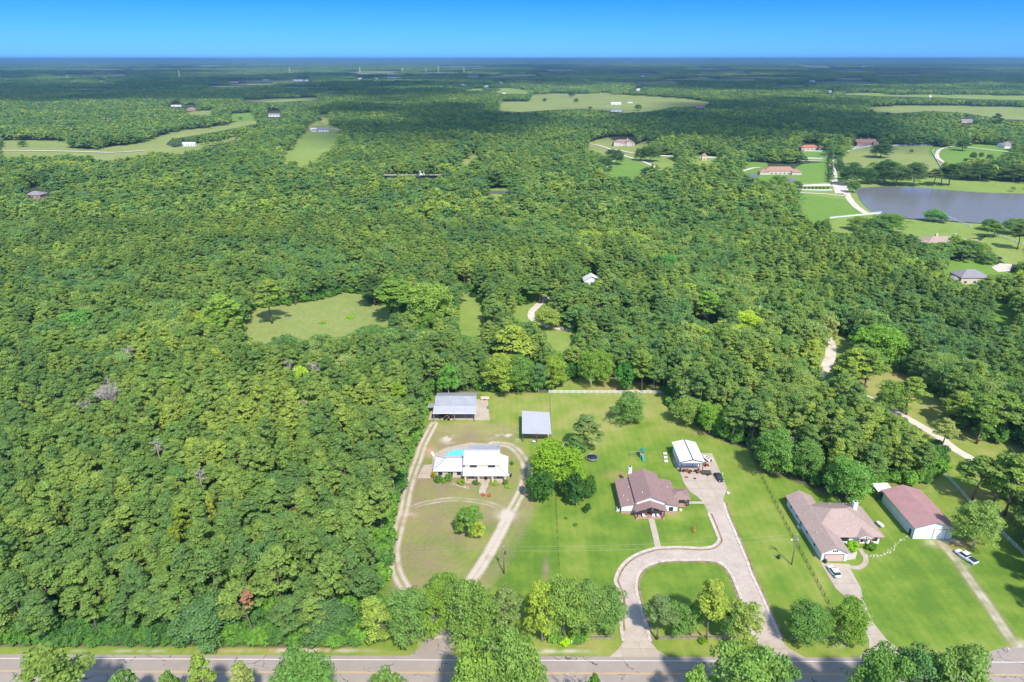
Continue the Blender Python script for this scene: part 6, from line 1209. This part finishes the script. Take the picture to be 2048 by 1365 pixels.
small('cool_box', 1068, 886, 'small pale green box on the grass in front of the open carport', 'box', stool)
def lounge(T): T.part('seat', MB().slab([(-.35,-1,.35),(.35,-1,.35),(.35,.4,.35),(-.35,.4,.35)], .08), M['white']); T.part('backrest', MB().slab([(-.35,.4,.35),(.35,.4,.35),(.35,1,.85),(-.35,1,.85)], .08), M['white']); [T.part('leg', MB().box(x_-.04,x_+.04,y_-.04,y_+.04,0,.3), M['white']) for x_ in (-.3,.3) for y_ in (-.9,.3)]
small('sun_lounger', 866, 912, 'white sun lounger at the left end of the farmhouse wing', 'sun lounger', lounge, .1, .4)
def rocks(line, n, rr, lb, mat='concrete'):
    L = W(line); m = MB(); rnd = random.Random(4)
    for i in range(n):
        t_ = (i + rnd.random()) / n * (len(L) - 1); k_ = int(t_); p = L[k_].lerp(L[min(k_+1, len(L)-1)], t_ - k_) + Vector((rnd.uniform(-.5,.5), rnd.uniform(-.5,.5), 0)); r_ = rnd.uniform(*rr)
        m.hull([(p.x + r_*math.cos(a)*rnd.uniform(.7,1.2), p.y + r_*math.sin(a)*rnd.uniform(.7,1.2), 0) for a in (0,1.2,2.4,3.7,5)], [(p.x + r_*.6*math.cos(a), p.y + r_*.6*math.sin(a), r_*.5) for a in (0,1.2,2.4,3.7,5)])
    tag(m.build('stone_edging', M[mat]), lb, 'stones', kind='stuff')
rocks([(1730,1112),(1752,1112),(1775,1106),(1790,1092),(1816,1072)], 55, (.12,.32), 'pale stones in a curved line from the walk to the red-roofed barn', 'stone')
rocks([(905,968),(920,972),(935,976)], 30, (.12,.3), 'stone edging of the flower bed by the farmhouse')
# ---------------------------------------------------------------- clouds high overhead, out of the picture, whose shadows lie on the far woods
cm = bpy.data.materials.new('cloud'); cm.use_nodes = True; nn_ = cm.node_tree; nn_.nodes.clear(); co_ = nn_.nodes.new('ShaderNodeOutputMaterial'); cdf = nn_.nodes.new('ShaderNodeBsdfDiffuse'); ctr = nn_.nodes.new('ShaderNodeBsdfTransparent'); cmx = nn_.nodes.new('ShaderNodeMixShader')
cdf.inputs[0].default_value = (.9, .9, .92, 1); cmx.inputs[0].default_value = CLT; nn_.links.new(cdf.outputs[0], cmx.inputs[1]); nn_.links.new(ctr.outputs[0], cmx.inputs[2]); nn_.links.new(cmx.outputs[0], co_.inputs[0])
CH = 1500.0; _k = CH / math.tan(SUN_EL) / math.hypot(SHX, SHY); crn = random.Random(9)
def cloud(poly, n, kr):
    xs = [p[0] for p in poly]; ys = [p[1] for p in poly]; m = MB(); done = 0; tries = 0
    while done < n and tries < 20000:
        tries += 1; u, v = crn.uniform(min(xs), max(xs)), crn.uniform(min(ys), max(ys))
        if not inpoly(np.array([u]), np.array([v]), poly)[0]: continue
        g_ = P(u, v)
        if g_.y > 14500: continue
        done += 1; R_ = kr * g_.y * crn.uniform(.6, 1.2); c_ = Vector((g_.x - SHX * _k, g_.y - SHY * _k, CH + crn.uniform(-60, 60)))
        rings = []; ph = crn.uniform(0, 6)
        for zf, rf in ((-.35, .45), (-.2, .85), (.1, 1.0), (.5, .75), (.8, .35)):
            rings.append([(c_.x + R_ * rf * math.cos(a) * (1 + .18 * math.sin(3*a + ph)), c_.y + R_ * rf * 1.3 * math.sin(a) * (1 + .18 * math.cos(2*a + ph)), c_.z + zf * 160) for a in [i * math.pi / 7 for i in range(14)]])
        m.loft(rings, True)
    tag(m.build('cloud', cm), kind='structure')
cloud([(-150,206),(200,203),(330,198),(480,203),(560,180),(620,172),(480,150),(470,136),(-150,136)], 80, .085)
cloud([(560,150),(980,152),(1000,172),(930,190),(700,196),(620,186)], 34, .075)
cloud([(950,128),(1420,126),(1600,150),(1420,182),(1250,180),(1000,170)], 50, .08)
cloud([(1420,186),(1480,150),(1500,128),(2200,132),(2200,184),(1900,186),(1700,182)], 70, .085)
cloud([(1420,215),(1700,198),(1760,208),(1720,240),(1640,262),(1420,262),(1330,245)], 22, .07)
cloud([(620,212),(1000,225),(1330,226),(1480,262),(1450,300),(1180,275),(900,300),(700,300),(660,262)], 30, .06)
cloud([(1480,262),(1760,232),(1900,250),(1760,268),(1640,285),(1480,300)], 14, .06)
cloud([(640,210),(950,205),(980,235),(900,262),(700,240)], 14, .06)
# ---------------------------------------------------------------- haze
HZ = 9.5e-5
hm = bpy.data.materials.new('haze'); hm.use_nodes = True; hm.node_tree.nodes.clear(); ho = hm.node_tree.nodes.new('ShaderNodeOutputMaterial'); pv = hm.node_tree.nodes.new('ShaderNodeVolumePrincipled')
pv.inputs['Color'].default_value = (.33, .63, .80, 1); pv.inputs['Density'].default_value = HZ; pv.inputs['Anisotropy'].default_value = .2
hm.node_tree.links.new(pv.outputs[0], ho.inputs['Volume'])
hb = MB().box(-61000, 61000, -3500, 61000, -1, H + 12).build('haze', hm); tag(hb, 'thin blue summer haze over the countryside', 'haze', None, 'stuff')
